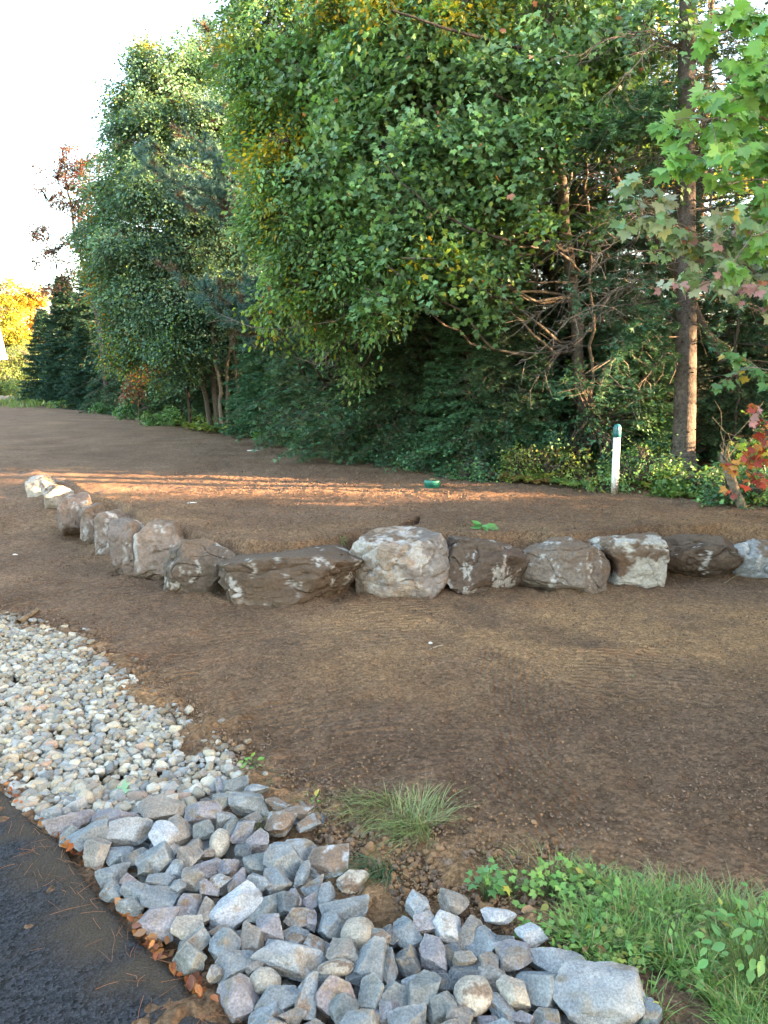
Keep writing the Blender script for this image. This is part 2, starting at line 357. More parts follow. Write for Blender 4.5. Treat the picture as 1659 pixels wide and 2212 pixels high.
tone = tone+.2*n2(x, y, 1.1, 3, 171)+.5*np.exp(-(poly_d(UP, x, y, False)/.10)**2)*(y > 1)+.25*np.exp(-((sdw-.5)/.35)**2)*(y < 12)
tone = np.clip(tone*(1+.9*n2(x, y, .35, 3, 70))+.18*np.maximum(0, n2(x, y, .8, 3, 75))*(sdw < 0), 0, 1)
wood = sm(-.05, .35, tree_in(x, y)+.25*n2(x, y, .4, 3, 80))
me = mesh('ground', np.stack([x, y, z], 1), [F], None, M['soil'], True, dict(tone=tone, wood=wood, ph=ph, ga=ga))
tag(link('ground', me), 'bare brown raked topsoil stepping up behind the boulder wall', 'soil', kind='structure')
# driveway
ex = poly_interp(EDGE, 260); rows = []
off = np.array([0, .01, .03, .06, .12, .25, .5, 1., 2., 4., 8.])
ex = ex+np.stack([.012*n2(ex[:, 0], ex[:, 1], .15, 3, 5), .012*n2(ex[:, 1], ex[:, 0], .15, 3, 6)], 1)
dr = nrm(np.array([[-1., -.75]]))[0]
V = []
for k, o in enumerate(off):
    q = ex+dr*o; V.append(np.column_stack([q, np.full(len(q), -.055 if k == 0 else .012-.004*(k < 2))]))
V = np.concatenate(V); n = len(ex); ii = (np.arange(len(off)-1)[:, None]*n+np.arange(n-1)[None]).ravel()
F = np.stack([ii, ii+1, ii+1+n, ii+n], 1)
tn = np.concatenate([np.full(n, float(np.clip(1.-o/.28, 0, 1))) for o in off])
tn = np.clip(tn*1.35-.35+.9*n2(V[:, 0], V[:, 1], .12, 4, 9)*(tn > 0.02), 0, .85)
me = mesh('driveway', V, [F], None, M['asphalt'], False, dict(tone=tn))
tag(link('driveway', me), 'black asphalt driveway at the lower left', 'driveway', kind='structure')
# ------------------------------------------------------------------ rocks
def ico(n):
    bpy_me = bpy.data.meshes.new('tmp'); import bmesh
    bm = bmesh.new(); bmesh.ops.create_icosphere(bm, subdivisions=n, radius=1); bm.to_mesh(bpy_me); bm.free()
    V = np.array([v.co[:] for v in bpy_me.vertices]); F = np.array([p.vertices[:] for p in bpy_me.polygons]); bpy.data.meshes.remove(bpy_me)
    return V, F
ICO = {k: ico(k) for k in (1, 2, 3, 4, 5, 6)}
def rock(rng, lvl=4, ncut=13, p=26., rough=.02, axes=.6, spread=.22):
    """a convex block cut by random planes (soft minimum keeps the edges slightly worn)"""
    U, F = ICO[lvl]
    n = nrm(rng.normal(size=(ncut, 3)))
    for _ in range(12):                            # spread the planes out a little
        g = n[:, None]-n[None]; d = np.linalg.norm(g, axis=2)+np.eye(ncut)*9; n = nrm(n+.06*(g/d[..., None]**3).sum(1))
    ax = nrm(np.concatenate([np.eye(3), -np.eye(3)])+rng.normal(0, .30, (6, 3))); n = np.concatenate([n, ax])
    d = np.concatenate([rng.uniform(1-spread, 1+spread*.9, ncut), rng.uniform(.9, 1.25, 6)])
    q = np.maximum(U@n.T/d, 0); r = (q**p).sum(1)**(-1/p); P = U*r[:, None]
    o = rng.uniform(0, 99, 3)
    P = P+U*(rough*fbm(P+o, .30, 5, 0, .62)-1.5*rough*np.exp(-(fbm(P+o+5, .8, 3, 9)/.07)**2)+rough*1.2*fbm(P+o, .9, 2, 3))[:, None]
    lo, hi = P.min(0), P.max(0); return (P-(lo+hi)/2)/((hi-lo)/2), F
GC = {k: tuple(1.16*(.60*q+.40*sum(v)/3) for q in v) for k, v in dict(g=(.135, .158, .168), l=(.225, .235, .235), w=(.31, .32, .335), o=(.14, .147, .130), p=(.175, .152, .160), t=(.185, .150, .112), c=(.30, .245, .165), d=(.075, .083, .088), k=(.225, .155, .14)).items()}
CN = dict(g='blue-grey', l='light grey', w='whitish speckled', o='olive-grey', p='purplish grey', t='tan-brown', c='cream', d='dark grey', k='pinkish')
R5 = """237 957 110 55 0 o;300 975 190 80 22 p;320 1020 110 90 20 o;425 925 60 55 0 g;505 960 190 105 8 p;700 925 190 90 0 t;765 1005 110 110 60 t;555 1015 182 92 14 l;715 1038 165 100 -50 w;
877 937 146 82 -4 p;970 958 78 70 35 t;1080 888 168 84 -8 o;1015 805 102 84 0 o;950 800 36 80 20 p;990 845 44 40 0 c;955 890 70 66 0 o;1110 832 95 44 0 g;1200 893 100 56 -18 g;1285 925 130 52 0 l;
1100 945 84 40 0 t;1215 968 120 90 0 l;1330 972 92 50 34 g;880 1005 82 64 0 o;948 1058 78 108 0 c;1000 1000 66 100 -25 o;1055 1018 72 108 -18 p;1112 1052 92 92 0 p;840 1068 74 70 0 t;900 1088 66 48 0 t;
395 1042 160 110 35 g;415 1108 120 112 -20 t;522 1108 106 84 0 g;592 1132 110 60 35 d;678 1140 150 118 42 g;820 1122 100 92 0 t;760 1182 72 72 0 g;890 1158 122 72 5 p;985 1162 82 62 0 p;1050 1100 66 62 0 d;
1116 1138 114 94 12 o;1228 1150 148 112 -22 g;1290 1088 132 84 0 l;1420 1132 165 140 8 w;1525 1218 128 86 45 c;482 1186 118 100 0 g;578 1232 112 60 -8 k;487 1266 92 76 0 g;582 1284 112 70 0 g;697 1232 112 72 0 g;
560 1332 112 66 -4 o;690 1300 152 108 6 g;842 1222 104 92 0 t;905 1268 82 62 0 p;948 1242 104 56 28 l;1035 1235 130 92 72 p;1112 1246 96 60 -32 g;1196 1226 118 106 0 g;1308 1200 116 44 70 g;1350 1240 92 62 10 g;
1360 1296 126 68 32 p;1275 1302 84 44 -60 p;1408 1300 112 58 70 g;1150 1328 168 104 18 o;1250 1336 92 82 0 d;1290 1390 114 70 22 t;820 1322 112 86 70 p;888 1352 116 64 80 t;1008 1332 225 130 42 w;
1488 1352 194 116 2 g;1345 1390 84 44 -75 p;1432 1412 104 108 0 g;692 1414 150 122 -12 p;815 1438 128 124 0 c;962 1446 132 72 4 o;842 1500 145 104 28 o;1088 1470 158 92 -78 t;1170 1430 122 108 0 p;1275 1462 132 92 0 g;
1548 1466 134 124 0 c;1635 1442 92 62 -12 o;976 1530 142 116 -16 g;820 1570 132 100 0 o;1010 1588 196 96 24 g;1256 1562 296 132 -8 l;1380 1512 128 88 -20 l;1494 1550 144 122 -10 t;1452 1612 142 60 8 c;
1145 1652 124 90 0 c;1030 1722 168 142 -70 p;1196 1742 172 104 12 g;1322 1732 178 96 82 g;1444 1724 172 128 18 k;1605 1590 170 150 30 g;1150 1800 166 108 34 g;1262 1822 110 60 0 t;1492 1790 118 108 20 o;
1610 1722 126 160 0 o;1592 1816 126 66 10 p;1392 1650 84 62 0 d;930 1640 60 60 0 t;1100 1590 70 70 0 t;1640 1750 90 80 0 g;1560 1640 120 60 20 d;630 1180 60 50 0 o;770 1262 60 56 0 g;1180 1520 60 50 0 g"""
R6 = """22 1595 160 66 -80 g;155 1342 122 92 -52 l;292 1330 124 82 -28 t;15 1467 88 82 0 d;92 1458 134 92 -50 g;178 1422 104 70 10 p;274 1432 116 116 0 w;378 1456 146 82 58 t;428 1488 132 116 40 g;492 1392 136 60 -14 w;
635 1462 118 84 10 w;216 1545 178 106 -68 p;302 1540 126 72 -52 d;97 1566 124 108 0 d;347 1575 94 62 0 t;452 1582 112 84 -38 t;556 1560 162 128 -18 p;750 1582 226 112 -14 l;360 1632 196 104 16 d;240 1662 92 86 0 d;
470 1662 132 90 -8 t;656 1682 178 146 -36 g;120 1682 84 80 0 g;168 1712 176 104 70 o;386 1732 150 138 10 c;566 1724 138 104 -58 c;505 1770 142 72 -58 g;42 1732 138 122 60 o;30 1800 90 90 0 p;246 1770 122 108 0 o;
330 1818 114 60 0 t;450 1822 90 60 0 p;602 1812 92 56 0 p;700 1800 106 66 0 o;920 1724 370 236 -4 l;1144 1792 96 104 0 g;780 1692 76 54 0 g;-20 1500 90 80 0 o;700 1700 60 60 0 g;-60 1690 90 80 0 t;520 1500 80 60 0 d;
100 1860 170 110 10 g;300 1890 160 110 30 t;520 1880 170 120 -20 g;720 1900 160 120 5 p;1150 1900 140 110 0 o;-120 1880 170 120 0 g;-320 1900 180 120 20 t;-520 1890 160 110 -20 g"""
rocks = []
for q in R5.replace('\n', '').split(';'):
    a = q.split(); px, py = Z5(float(a[0]), float(a[1])); rocks.append((px, py, float(a[2])/2, float(a[3])/2, float(a[4]), a[5]))
for q in R6.replace('\n', '').split(';'):
    a = q.split(); px, py = Z6(float(a[0]), float(a[1])); rocks.append((px, py, float(a[2])/2, float(a[3])/2, float(a[4]), a[5]))
def rock_col(P, base, rng, dirty=0., white=0.):
    n1 = fbm(P+rng.uniform(0, 99, 3), .7, 3, 1); n2_ = fbm(P+rng.uniform(0, 99, 3), .25, 3, 2)
    b = np.array(base); c = b*(1+.16*n1[:, None]+.10*n2_[:, None])
    warm = sm(.25, .6, fbm(P+rng.uniform(0, 99, 3), .9, 3, 4))[:, None]*rng.uniform(.0, .8)
    c = c*(1-warm)+warm*np.array([.22, .165, .105])
    if white: q = sm(.15, .35, n1)[:, None]*white; c = c*(1-q)+q*np.array([.36, .37, .37])
    if dirty: q = sm(.5-dirty, .75-dirty, fbm(P+rng.uniform(0, 99, 3), .6, 4, 6)*.6+.35*P[:, 2])[:, None]; c = c*(1-q)+q*np.array([.17, .12, .085])
    return np.clip(c, .01, .6)
LM = [(Z5(715, 1038), 'the white egg-shaped rock'), (Z5(1008, 1332), 'the big white speckled slab'), (Z5(1548, 1466), 'the smooth cream round stone'), (Z5(1256, 1562), 'the tan-edged slab'),
      (Z5(692, 1414), 'the banded edge rock'), (Z5(300, 975), 'the long pinkish rock'), (Z5(1488, 1352), 'the broad blue slab'), (Z5(1420, 1132), 'the mud-spotted pale slab'),
      (Z6(216, 1545), 'the pink triangular rock'), (Z6(920, 1724), 'the largest pale slab'), (Z6(750, 1582), 'the flat light slab'), (Z6(378, 1456), 'the orange-tan rock'),
      (Z6(566, 1724), 'the cream wedge at the bottom'), (Z5(678, 1140), 'the faceted grey block'), (Z5(1080, 888), 'the long olive rock'), (Z5(1322, 1732), 'the standing grey rock')]
LML = {0: 'white egg-shaped rock leaning among grey ones', 1: 'big white speckled slab in the middle of the rocks', 2: 'smooth cream round stone among angular rocks', 3: 'long flat slab with tan broken front edge',
       4: 'banded grey and white rock touching the asphalt edge', 5: 'long pinkish rock at the start of the coarse rocks by asphalt', 6: 'broad blue-grey slab against the soil bank', 7: 'pale slab with mud spots against the soil bank',
       8: 'upright pink triangular rock left of the weeds', 9: 'largest pale grey slab in the bottom right beside weeds', 10: 'flat light slab just below the weeds', 11: 'orange-tan upright rock near the weeds',
       12: 'small cream wedge-shaped stone at bottom right', 13: 'faceted grey block with sharp ridge', 14: 'long olive rock tucked under the soil edge', 15: 'tall grey rock standing on end at bottom'}
used = set()
def uniq(l):
    if l not in used: used.add(l); return l
    for ex_ in ('flatter, ', 'rougher-edged ', 'half hidden ', 'tilted ', 'blunt ', 'wedged ', 'narrow ', 'squat '):
        if ex_+l not in used: used.add(ex_+l); return ex_+l
    return l
camp = np.array([0, 0, EYE])
for i, (px, py, pw, phh, ang, cc) in enumerate(rocks):
    rng = np.random.default_rng(100+i)
    c0 = on_z(px, py, .02); dist = np.linalg.norm(c0-camp)*.99
    dd = ray(px, py)@np.array([0, cp, -sp]); sc_ = (c0[1]*cp+(EYE-c0[2])*sp)/FD
    a, b2 = pw*sc_/2*1.14, phh*sc_/2*1.14
    toc = nrm(camp-c0); wax = nrm(np.array([0, 0, .75])+toc*.65); ux = nrm(np.cross(np.array([0, 1., 0]), wax)); ux = nrm(np.cross(np.cross(wax, np.array([1., 0, 0])), wax)); vx = np.cross(wax, ux)
    th = rad(ang); A = ux*math.cos(th)+vx*math.sin(th); B = -ux*math.sin(th)+vx*math.cos(th)
    b2 *= 1.08; dep = min(a, b2)*rng.uniform(.62, .85)
    rounded = cc == 'c' and rng.random() < .8
    P, Fk = rock(rng, 5, 16 if rounded else int(rng.integers(6, 11)), 8. if rounded else 46., .030 if not rounded else .01, 1, .1 if rounded else .38)
    if cc == 'l' and pw > 150: P, Fk = rock(np.random.default_rng(4), 5, 11, 40., .03, 1, .16)
    W = P[:, :1]*a*A+P[:, 1:2]*b2*B+P[:, 2:]*dep*wax
    up = rng.uniform(-.006, .018); ctr = np.array([c0[0], c0[1], c0[2]+up])
    ctr = ctr - ray(px, py)*0 
    dirty = .0
    if py < 1296+520 and px > 560: dirty = .55
    if py < 1296+640 and px > 660: dirty = .45
    if rng.random() < .15: dirty = max(dirty, .2)
    col = rock_col(P, GC[cc], rng, dirty, .7 if cc == 'w' else (.3 if rng.random() < .2 else 0))
    me = mesh('rock', W, [Fk], col, M['stone'], True, None, None if rounded else 27)
    o = link('rock', me, None, ctr)
    lab = None
    for k, (q, nm) in enumerate(LM):
        if abs(q[0]-px) < 1 and abs(q[1]-py) < 1: lab = LML[k]
    if lab is None:
        k = min(range(len(LM)), key=lambda k: (LM[k][0][0]-px)**2+(LM[k][0][1]-py)**2); q = LM[k][0]; dx, dy = px-q[0], py-q[1]
        vert = 'below' if dy > abs(dx)*.5 else ('above' if -dy > abs(dx)*.5 else ''); hor = 'right' if dx > abs(dy)*.5 else ('left' if -dx > abs(dy)*.5 else '')
        rel = (vert+'-'+hor+' of') if vert and hor else (vert or hor+' of')
        m_ = math.hypot(dx, dy); far_ = 'just ' if m_ < 75 else ('further ' if m_ > 130 else '')
        size = 'large' if pw*phh > 3600 else ('small' if pw*phh < 1500 else 'medium')
        shp = 'rounded' if rounded else ('long' if max(pw, phh) > 1.6*min(pw, phh) else 'angular')
        lab = uniq(f"{size} {CN[cc]} {shp} rock {far_}{rel} {LM[k][1]}")
    tag(o, lab, 'rock', 'coarse rocks edging the driveway')
# filler rocks under the visible ones
rng = np.random.default_rng(5)
cnt = 0; px_all = np.array([[r[0], r[1]] for r in rocks])
for gx in range(60, 1480, 52):
    for gy in range(1745, 2300, 42):
        px = gx+rng.uniform(-16, 16)+(gy//42 % 2)*26; py = gy+rng.uniform(-12, 12); c0 = on_z(px, py, -.03)
        if not pts_in(GRAV, c0[:1], c0[1:2])[0] or poly_d(GRAV, c0[:1], c0[1:2])[0] < .03: continue
        if py < 1742+ max(0, 500-px)*.05: continue
        sc_ = (c0[1]*cp+(EYE-c0[2])*sp)/FD; r = rng.uniform(22, 36)*sc_
        P, Fk = rock(rng, 4, 8, 50., .025, 1, .35); ccc = 'goptdgl'[rng.integers(7)]
        Rz = rng.uniform(0, PI); Q = P*np.array([r*1.25, r, r*.75]); Q = np.column_stack([Q[:, 0]*math.cos(Rz)-Q[:, 1]*math.sin(Rz), Q[:, 0]*math.sin(Rz)+Q[:, 1]*math.cos(Rz), Q[:, 2]])
        o = link('rock', mesh('rock', Q, [Fk], rock_col(P, np.array(GC[ccc])*.85, rng, .1), M['stone'], True, None, 27), None, c0+np.array([0, 0, -.012]))
        tag(o, 'rock lying half buried beneath the top layer of driveway rocks', 'rock', 'lower layer of driveway rocks'); cnt += 1
# ------------------------------------------------------------------ small gravel
rng = np.random.default_rng(8)
LOWB = [(60, 1768), (160, 1762), (250, 1760), (330, 1755), (420, 1745), (470, 1715), (540, 1700)]
GB = [on_z(*q)[:2] for q in LOWB]; kk = np.argmin(np.hypot(*(EDGE-GB[0]).T))
GP = np.concatenate([EDGE[:4]+.0, GB[1:], UP[:11][::-1]])
cand = []
stp = .031
for layer in range(2):
    gx, gy = np.meshgrid(np.arange(-3.6, 0.2, stp), np.arange(1.8, 7.0, stp)); gx = gx.ravel()+rng.uniform(-.5, .5, gx.size)*stp; gy = gy.ravel()+rng.uniform(-.5, .5, gy.size)*stp
    k = pts_in(GP, gx, gy) & (poly_d(GP, gx, gy) > -.1) & (np.abs(gx/gy) < .62)
    cand.append(np.column_stack([gx[k], gy[k], np.full(k.sum(), -.036+layer*.022)]))
# stragglers over the soil edge and up to the rocks
gx = rng.uniform(-3, 0.4, 5000); gy = rng.uniform(2., 6.5, 5000); dU = poly_d(UP[:11], gx, gy, False); k = (~pts_in(GRAV, gx, gy)) & (rng.random(5000) < .7*np.exp(-dU/.045)) & (dU < .25)
cand.append(np.column_stack([gx[k], gy[k], np.full(k.sum(), .004)]))
cand = np.concatenate(cand); cand[:, 2] += rng.normal(0, .005, len(cand))
hole = n2(cand[:, 0], cand[:, 1], .22, 2, 91); cand = cand[(hole < .62+.4*sm(.0, .5, poly_d(UP, cand[:, 0], cand[:, 1], False)))]
pj = lambda q: (829.5+FD*q[:, 0]/(q[:, 1]*cp+(EYE-q[:, 2])*sp), 1106-FD*((q[:, 2]-EYE)*cp+q[:, 1]*sp)/(q[:, 1]*cp+(EYE-q[:, 2])*sp))
protos = [rock(np.random.default_rng(900+k), 3 if k < 24 else 2, 8, 22., .03, 1, .35) for k in range(24)]
protos3 = [rock(np.random.default_rng(950+k), 3, 8, 24., .03, 1, .35) for k in range(30)]
PC = np.array([(.55, .49, .38), (.60, .56, .48), (.50, .49, .46), (.42, .42, .42), (.47, .38, .27), (.62, .60, .55), (.40, .33, .26), (.52, .44, .33), (.36, .38, .40), (.50, .36, .28)])
pp = np.array([.17, .15, .13, .09, .10, .13, .05, .10, .05, .03])
def pebble(P, q, r):
    a = rng.uniform(0, 2*PI); sc = np.array([r*rng.uniform(.95, 1.35), r*rng.uniform(.75, 1.05), r*rng.uniform(.6, .9)])
    Q = P*sc; t1 = rng.normal(0, .35); Q = np.column_stack([Q[:, 0], Q[:, 1]*math.cos(t1)-Q[:, 2]*math.sin(t1), Q[:, 1]*math.sin(t1)+Q[:, 2]*math.cos(t1)])
    return np.column_stack([Q[:, 0]*math.cos(a)-Q[:, 1]*math.sin(a), Q[:, 0]*math.sin(a)+Q[:, 1]*math.cos(a), Q[:, 2]])
def pcol(q, P):
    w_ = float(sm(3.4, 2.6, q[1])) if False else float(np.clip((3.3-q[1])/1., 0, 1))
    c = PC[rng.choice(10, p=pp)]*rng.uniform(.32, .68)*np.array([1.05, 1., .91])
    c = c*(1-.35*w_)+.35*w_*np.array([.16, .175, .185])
    if poly_d(UP, q[:1], q[1:2], False)[0] < .12 and rng.random() < .4: c = c*.4+np.array([.06, .042, .027])
    return np.clip(c[None]*(1+.15*fbm(P+rng.uniform(0, 50, 3), .5, 2)[:, None]), .01, .8)
top = cand[:, 2] > -.025
U_, V_ = pj(cand); vis = top & (U_ > -5) & (U_ < 1660) & (V_ < 2212)
order = np.argsort(np.where(vis, cand[:, 1], 99))
ind = set(order[:300].tolist()); acc = Acc()
for i, q in enumerate(cand):
    r = (.010+.019*rng.random()**1.3)*(1+.25*(q[1] < 3.0))
    if i in ind:
        P, Fk = protos3[rng.integers(30)]
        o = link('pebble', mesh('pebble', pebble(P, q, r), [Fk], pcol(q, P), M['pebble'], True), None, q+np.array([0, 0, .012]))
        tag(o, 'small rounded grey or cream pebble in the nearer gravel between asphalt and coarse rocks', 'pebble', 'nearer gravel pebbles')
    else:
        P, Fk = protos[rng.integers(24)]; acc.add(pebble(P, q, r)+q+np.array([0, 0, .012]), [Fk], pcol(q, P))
tag(acc.build('gravel', M['pebble'], smooth=True), 'pale cream and grey river gravel strip beside the driveway', 'gravel', kind='stuff')
# ------------------------------------------------------------------ soil clods
rng = np.random.default_rng(12); acc = Acc(); NC = 170000
cy = 1.1+11*rng.random(NC)**1.5; cx = rng.uniform(-.62, .62, NC)*cy
dU = poly_d(UP, cx, cy, False); ing = pts_in(GRAV, cx, cy); sdc = wall_sd(cx, cy)
o2_ = np.exp(-(((cx-o2[0])/.6)**2+((cy-o2[1])/.28)**2))
pr = .22+.25*sm(0, .5, n2(cx, cy, .5, 3, 33))+.9*np.exp(-(dU/.16)**2)+.6*o2_+.25*np.exp(-((sdc+.12)/.15)**2)
k = (rng.random(NC) < pr) & (~ing | (dU < .13)) & (tree_in(cx, cy) < .1)
asph = ~ing & (cx < np.interp(cy, EDGE[::-1, 1], EDGE[::-1, 0])); k &= ~asph
cx, cy, dU, o2_ = cx[k], cy[k], dU[k], o2_[k]; cz = H(cx, cy)+.004; NC = len(cx)
r = (.0022+.0045*rng.random(NC)**2.5)*(1+1.5*np.exp(-(dU/.13)**2)*rng.random(NC)**3+2*o2_*rng.random(NC)**3)*(.75+.09*cy)
tan_ = rng.random(NC) < .18+.6*o2_; cc = np.where(tan_[:, None], np.array([.25, .15, .082])*rng.uniform(.55, .95, (NC, 1)), np.array([.18, .122, .085])*rng.uniform(.5, 1.05, (NC, 1)))
for big, lv in ((False, 1), (True, 2)):
    for q in range(8):
        m_ = ((r > .010) == big) & (np.arange(NC) % 8 == q); i_ = np.where(m_)[0]
        if not len(i_): continue
        U0, F0 = ICO[lv]; P = U0*(1+.5*fbm(U0+q*7+lv*3, .7, 2, q)[:, None]); nn = len(i_)
        an = rng.uniform(0, 2*PI, nn)[:, None]; sc_ = r[i_][:, None, None]*rng.uniform(.65, 1.25, (nn, 1, 3)); Q = P[None]*sc_
        Q = np.stack([Q[..., 0]*np.cos(an)-Q[..., 1]*np.sin(an), Q[..., 0]*np.sin(an)+Q[..., 1]*np.cos(an), Q[..., 2]], -1)+np.stack([cx[i_], cy[i_], cz[i_]+r[i_]*.25], 1)[:, None]
        acc.add(Q.reshape(-1, 3), [(F0[None]+(np.arange(nn)*len(U0))[:, None, None]).reshape(-1, 3)], np.repeat(cc[i_], len(U0), 0))
tag(acc.build('soil_clods', M['clod'], smooth=True), 'loose brown soil clods scattered over the raked ground', 'soil clods', kind='stuff')
# ------------------------------------------------------------------ boulders of the wall
def D3(l, r, t, b): a = Z3(l, t); c = Z3(r, b); return a[0], c[0], a[1], c[1]
def D4(l, r, t, b): a = Z4(l, t); c = Z4(r, b); return a[0], c[0], a[1], c[1]
BR = (.15, .107, .075); PK = (.36, .29, .255); WH = (.62, .58, .52); GR = (.24, .215, .20); BG = (.34, .37, .40)
# box, base colour, white amount, dirt amount, seed, lean, label
BL = [
 (D3(140, 232, 152, 285), (.55, .50, .42), .5, .05, 1, .25, 'pale cream boulder at the far left end of the wall'),
 (D3(170, 345, 165, 262), (.50, .44, .36), .3, .6, 2, .1, 'low soil-topped pale stone behind the far end boulder'),
 (D3(208, 300, 190, 318), (.48, .42, .36), .5, .35, 3, .2, 'dark-streaked pale boulder second from the far left end'),
 (D3(255, 395, 230, 415), (.29, .225, .19), .3, .3, 4, .35, 'slanting pinkish brown boulder with white upper edge'),
 (D3(368, 455, 275, 448), (.33, .26, .22), .45, .3, 5, .2, 'narrow pink and white streaked boulder in the left arm of the wall'),
 (D3(446, 560, 300, 498), (.32, .255, .215), .45, .3, 6, .1, 'round-shouldered upright boulder in the middle of the left arm'),
 (D3(505, 650, 335, 592), (.25, .20, .175), .3, .25, 7, .25, 'tall dark purplish grey wedge boulder in the left arm'),
 (D3(600, 800, 345, 600), (.33, .25, .20), .5, .25, 8, .15, 'sunlit-cornered boulder with white-veined face before the wall bends'),
 (D3(700, 1035, 418, 668), (.17, .135, .11), .3, .5, 9, .1, 'brown and grey boulder with dark hollow where the wall bends'),
 (D3(968, 1545, 462, 705), BR, .18, .75, 10, .05, 'longest flat-topped brown boulder of the wall'),
 (D4(-128, 292, 568, 852), (.47, .375, .30), .85, .25, 11, .0, 'largest peach and white boulder in the middle of the wall'),
 (D4(256, 612, 585, 835), (.155, .11, .085), .04, .7, 12, .0, 'round brown boulder with one white vertical streak'),
 (D4(592, 956, 602, 835), (.25, .20, .165), .36, .35, 13, .0, 'rounded grey-brown boulder with white scratches'),
 (D4(880, 1182, 578, 808), (.60, .58, .53), .6, .35, 14, .0, 'white boulder with brown patch and dark notch'),
 (D4(1165, 1514, 578, 780), (.10, .068, .045), .0, .6, 15, .0, 'dark brown dirt-caked boulder with overhanging edge'),
 (D4(1478, 1760, 588, 775), BG, .3, .3, 16, .0, 'blue-grey boulder at the right edge of the photo'),
 (D4(1740, 2060, 600, 785), GR, .3, .3, 17, .0, None),
]
for (l, r, t_, b_), bc, wh, di, sd_, lean, lab in BL:
    if lab is None: lab = 'grey boulder continuing the wall beyond the blue-grey one'
    rng = np.random.default_rng(300+sd_)
    cxp = (l+r)/2; q = ray(cxp, b_); P0 = on_z(cxp, b_, .0); P0[2] = 0
    for _ in range(6):
        if l < 520: P0 = on_z(cxp, b_, float(np.interp(P0[1], [7.6, 9.5, 11.4], [0, .2, .42])))
    y0 = P0[1]; sc_ = (y0+.12)/FD*(1.0)
    L_ = at(l, b_, y0+.14); R_ = at(r, b_, y0+.14); T_ = at(cxp, t_, y0+.17)
    a = (R_[0]-L_[0])/2*(1.25 if l < 330 else 1.12); ztop = T_[2]; zb = P0[2]-.06; dep = max(.24, min(.34, a*.8)) if l > 480 else .26
    P, Fk = rock(rng, 6 if a > .3 else 5, 9, 34., .028, 1, .30)
    P = np.sign(P)*np.abs(P)**.80
    P = P+nrm(P)*.04*fbm(P+sd_*9, .45, 4, 3, .6)[:, None]
    # deep cracks and broken ledges
    cr = np.abs(fbm(P*np.array([1, 1, .6])+sd_*5, .7, 2, 8)); P = P*(1-.07*np.exp(-(cr/.05)**2))[:, None]
    lo, hi = P.min(0), P.max(0); P = (P-(lo+hi)/2)/((hi-lo)/2)
    if sd_ == 10: P[:, 0] += 0; P[:, 2] = np.where(P[:, 0] > .2, P[:, 2]*(1-.28*sm(.2, 1, P[:, 0])), P[:, 2]); P[:, 0] *= 1-.12*sm(0, -1, P[:, 2])
    if sd_ in (15, 9): P[:, 1] += .25*sm(.3, -1, P[:, 2]); P[:, 0] *= 1-.18*sm(.2, -1, P[:, 2])
    if sd_ == 14: d_ = np.exp(-(((P[:, 0]+.72)/.26)**2+((P[:, 2]+.15)/.5)**2))*(P[:, 1] < 0); P[:, 0] += .35*d_; P[:, 1] += .7*d_
    zc = (ztop+zb)/2; hz = (ztop-zb)/2
    W = P*np.array([a, dep, hz]); W[:, 1] += lean*.3*(P[:, 2]+1)*hz
    P0_ = P; P = np.column_stack([W[:, 0], W[:, 1], W[:, 2]])/.30; n1 = fbm(P+sd_*3, .55, 4, 1, .6); n2_ = fbm(P+sd_*3, .16, 4, 2, .6); n3 = fbm(P*np.array([1, 1, .35])+sd_, .35, 4, 5, .65)
    n4 = fbm(P*np.array([1, 1, .5])+sd_, .07, 3, 15, .6); c = np.array(bc)*(1+.22*n1+.14*n2_+.15*fbm(P, .05, 3, 19))[:, None]*np.array([1.0, .95, .88]); P = P0_
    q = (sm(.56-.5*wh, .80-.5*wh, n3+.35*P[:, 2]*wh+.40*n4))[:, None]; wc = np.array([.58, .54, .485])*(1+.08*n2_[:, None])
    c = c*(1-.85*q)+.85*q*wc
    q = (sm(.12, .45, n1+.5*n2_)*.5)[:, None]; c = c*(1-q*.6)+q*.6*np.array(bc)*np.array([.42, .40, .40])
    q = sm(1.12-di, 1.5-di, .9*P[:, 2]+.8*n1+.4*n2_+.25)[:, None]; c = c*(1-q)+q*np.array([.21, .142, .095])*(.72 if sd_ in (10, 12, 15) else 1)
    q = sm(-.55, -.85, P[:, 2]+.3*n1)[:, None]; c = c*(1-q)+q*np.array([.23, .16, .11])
    if sd_ == 11: q = (sm(.15, .3, P[:, 0]+.7*n1-.2*P[:, 2]))[:, None]*.7; c = c*(1-q)+q*np.array([.24, .20, .175])
    if sd_ == 12: q = np.exp(-((P[:, 0]-.33-.04*n2_)/.022)**2)[:, None]*(P[:, 2:3] < .55); c = c*(1-q)+q*np.array([.6, .52, .47])
    if sd_ == 14: q = (sm(.42, .3, np.hypot(P[:, 0]+.35, (P[:, 2]-.1)*.9)+.18*n2_))[:, None]; c = c*(1-q)+q*np.array([.19, .115, .07])
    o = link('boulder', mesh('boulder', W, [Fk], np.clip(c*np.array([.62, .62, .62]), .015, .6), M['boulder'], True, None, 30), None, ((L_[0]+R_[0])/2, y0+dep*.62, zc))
    tag(o, lab, 'boulder', 'boulders of the low retaining wall')
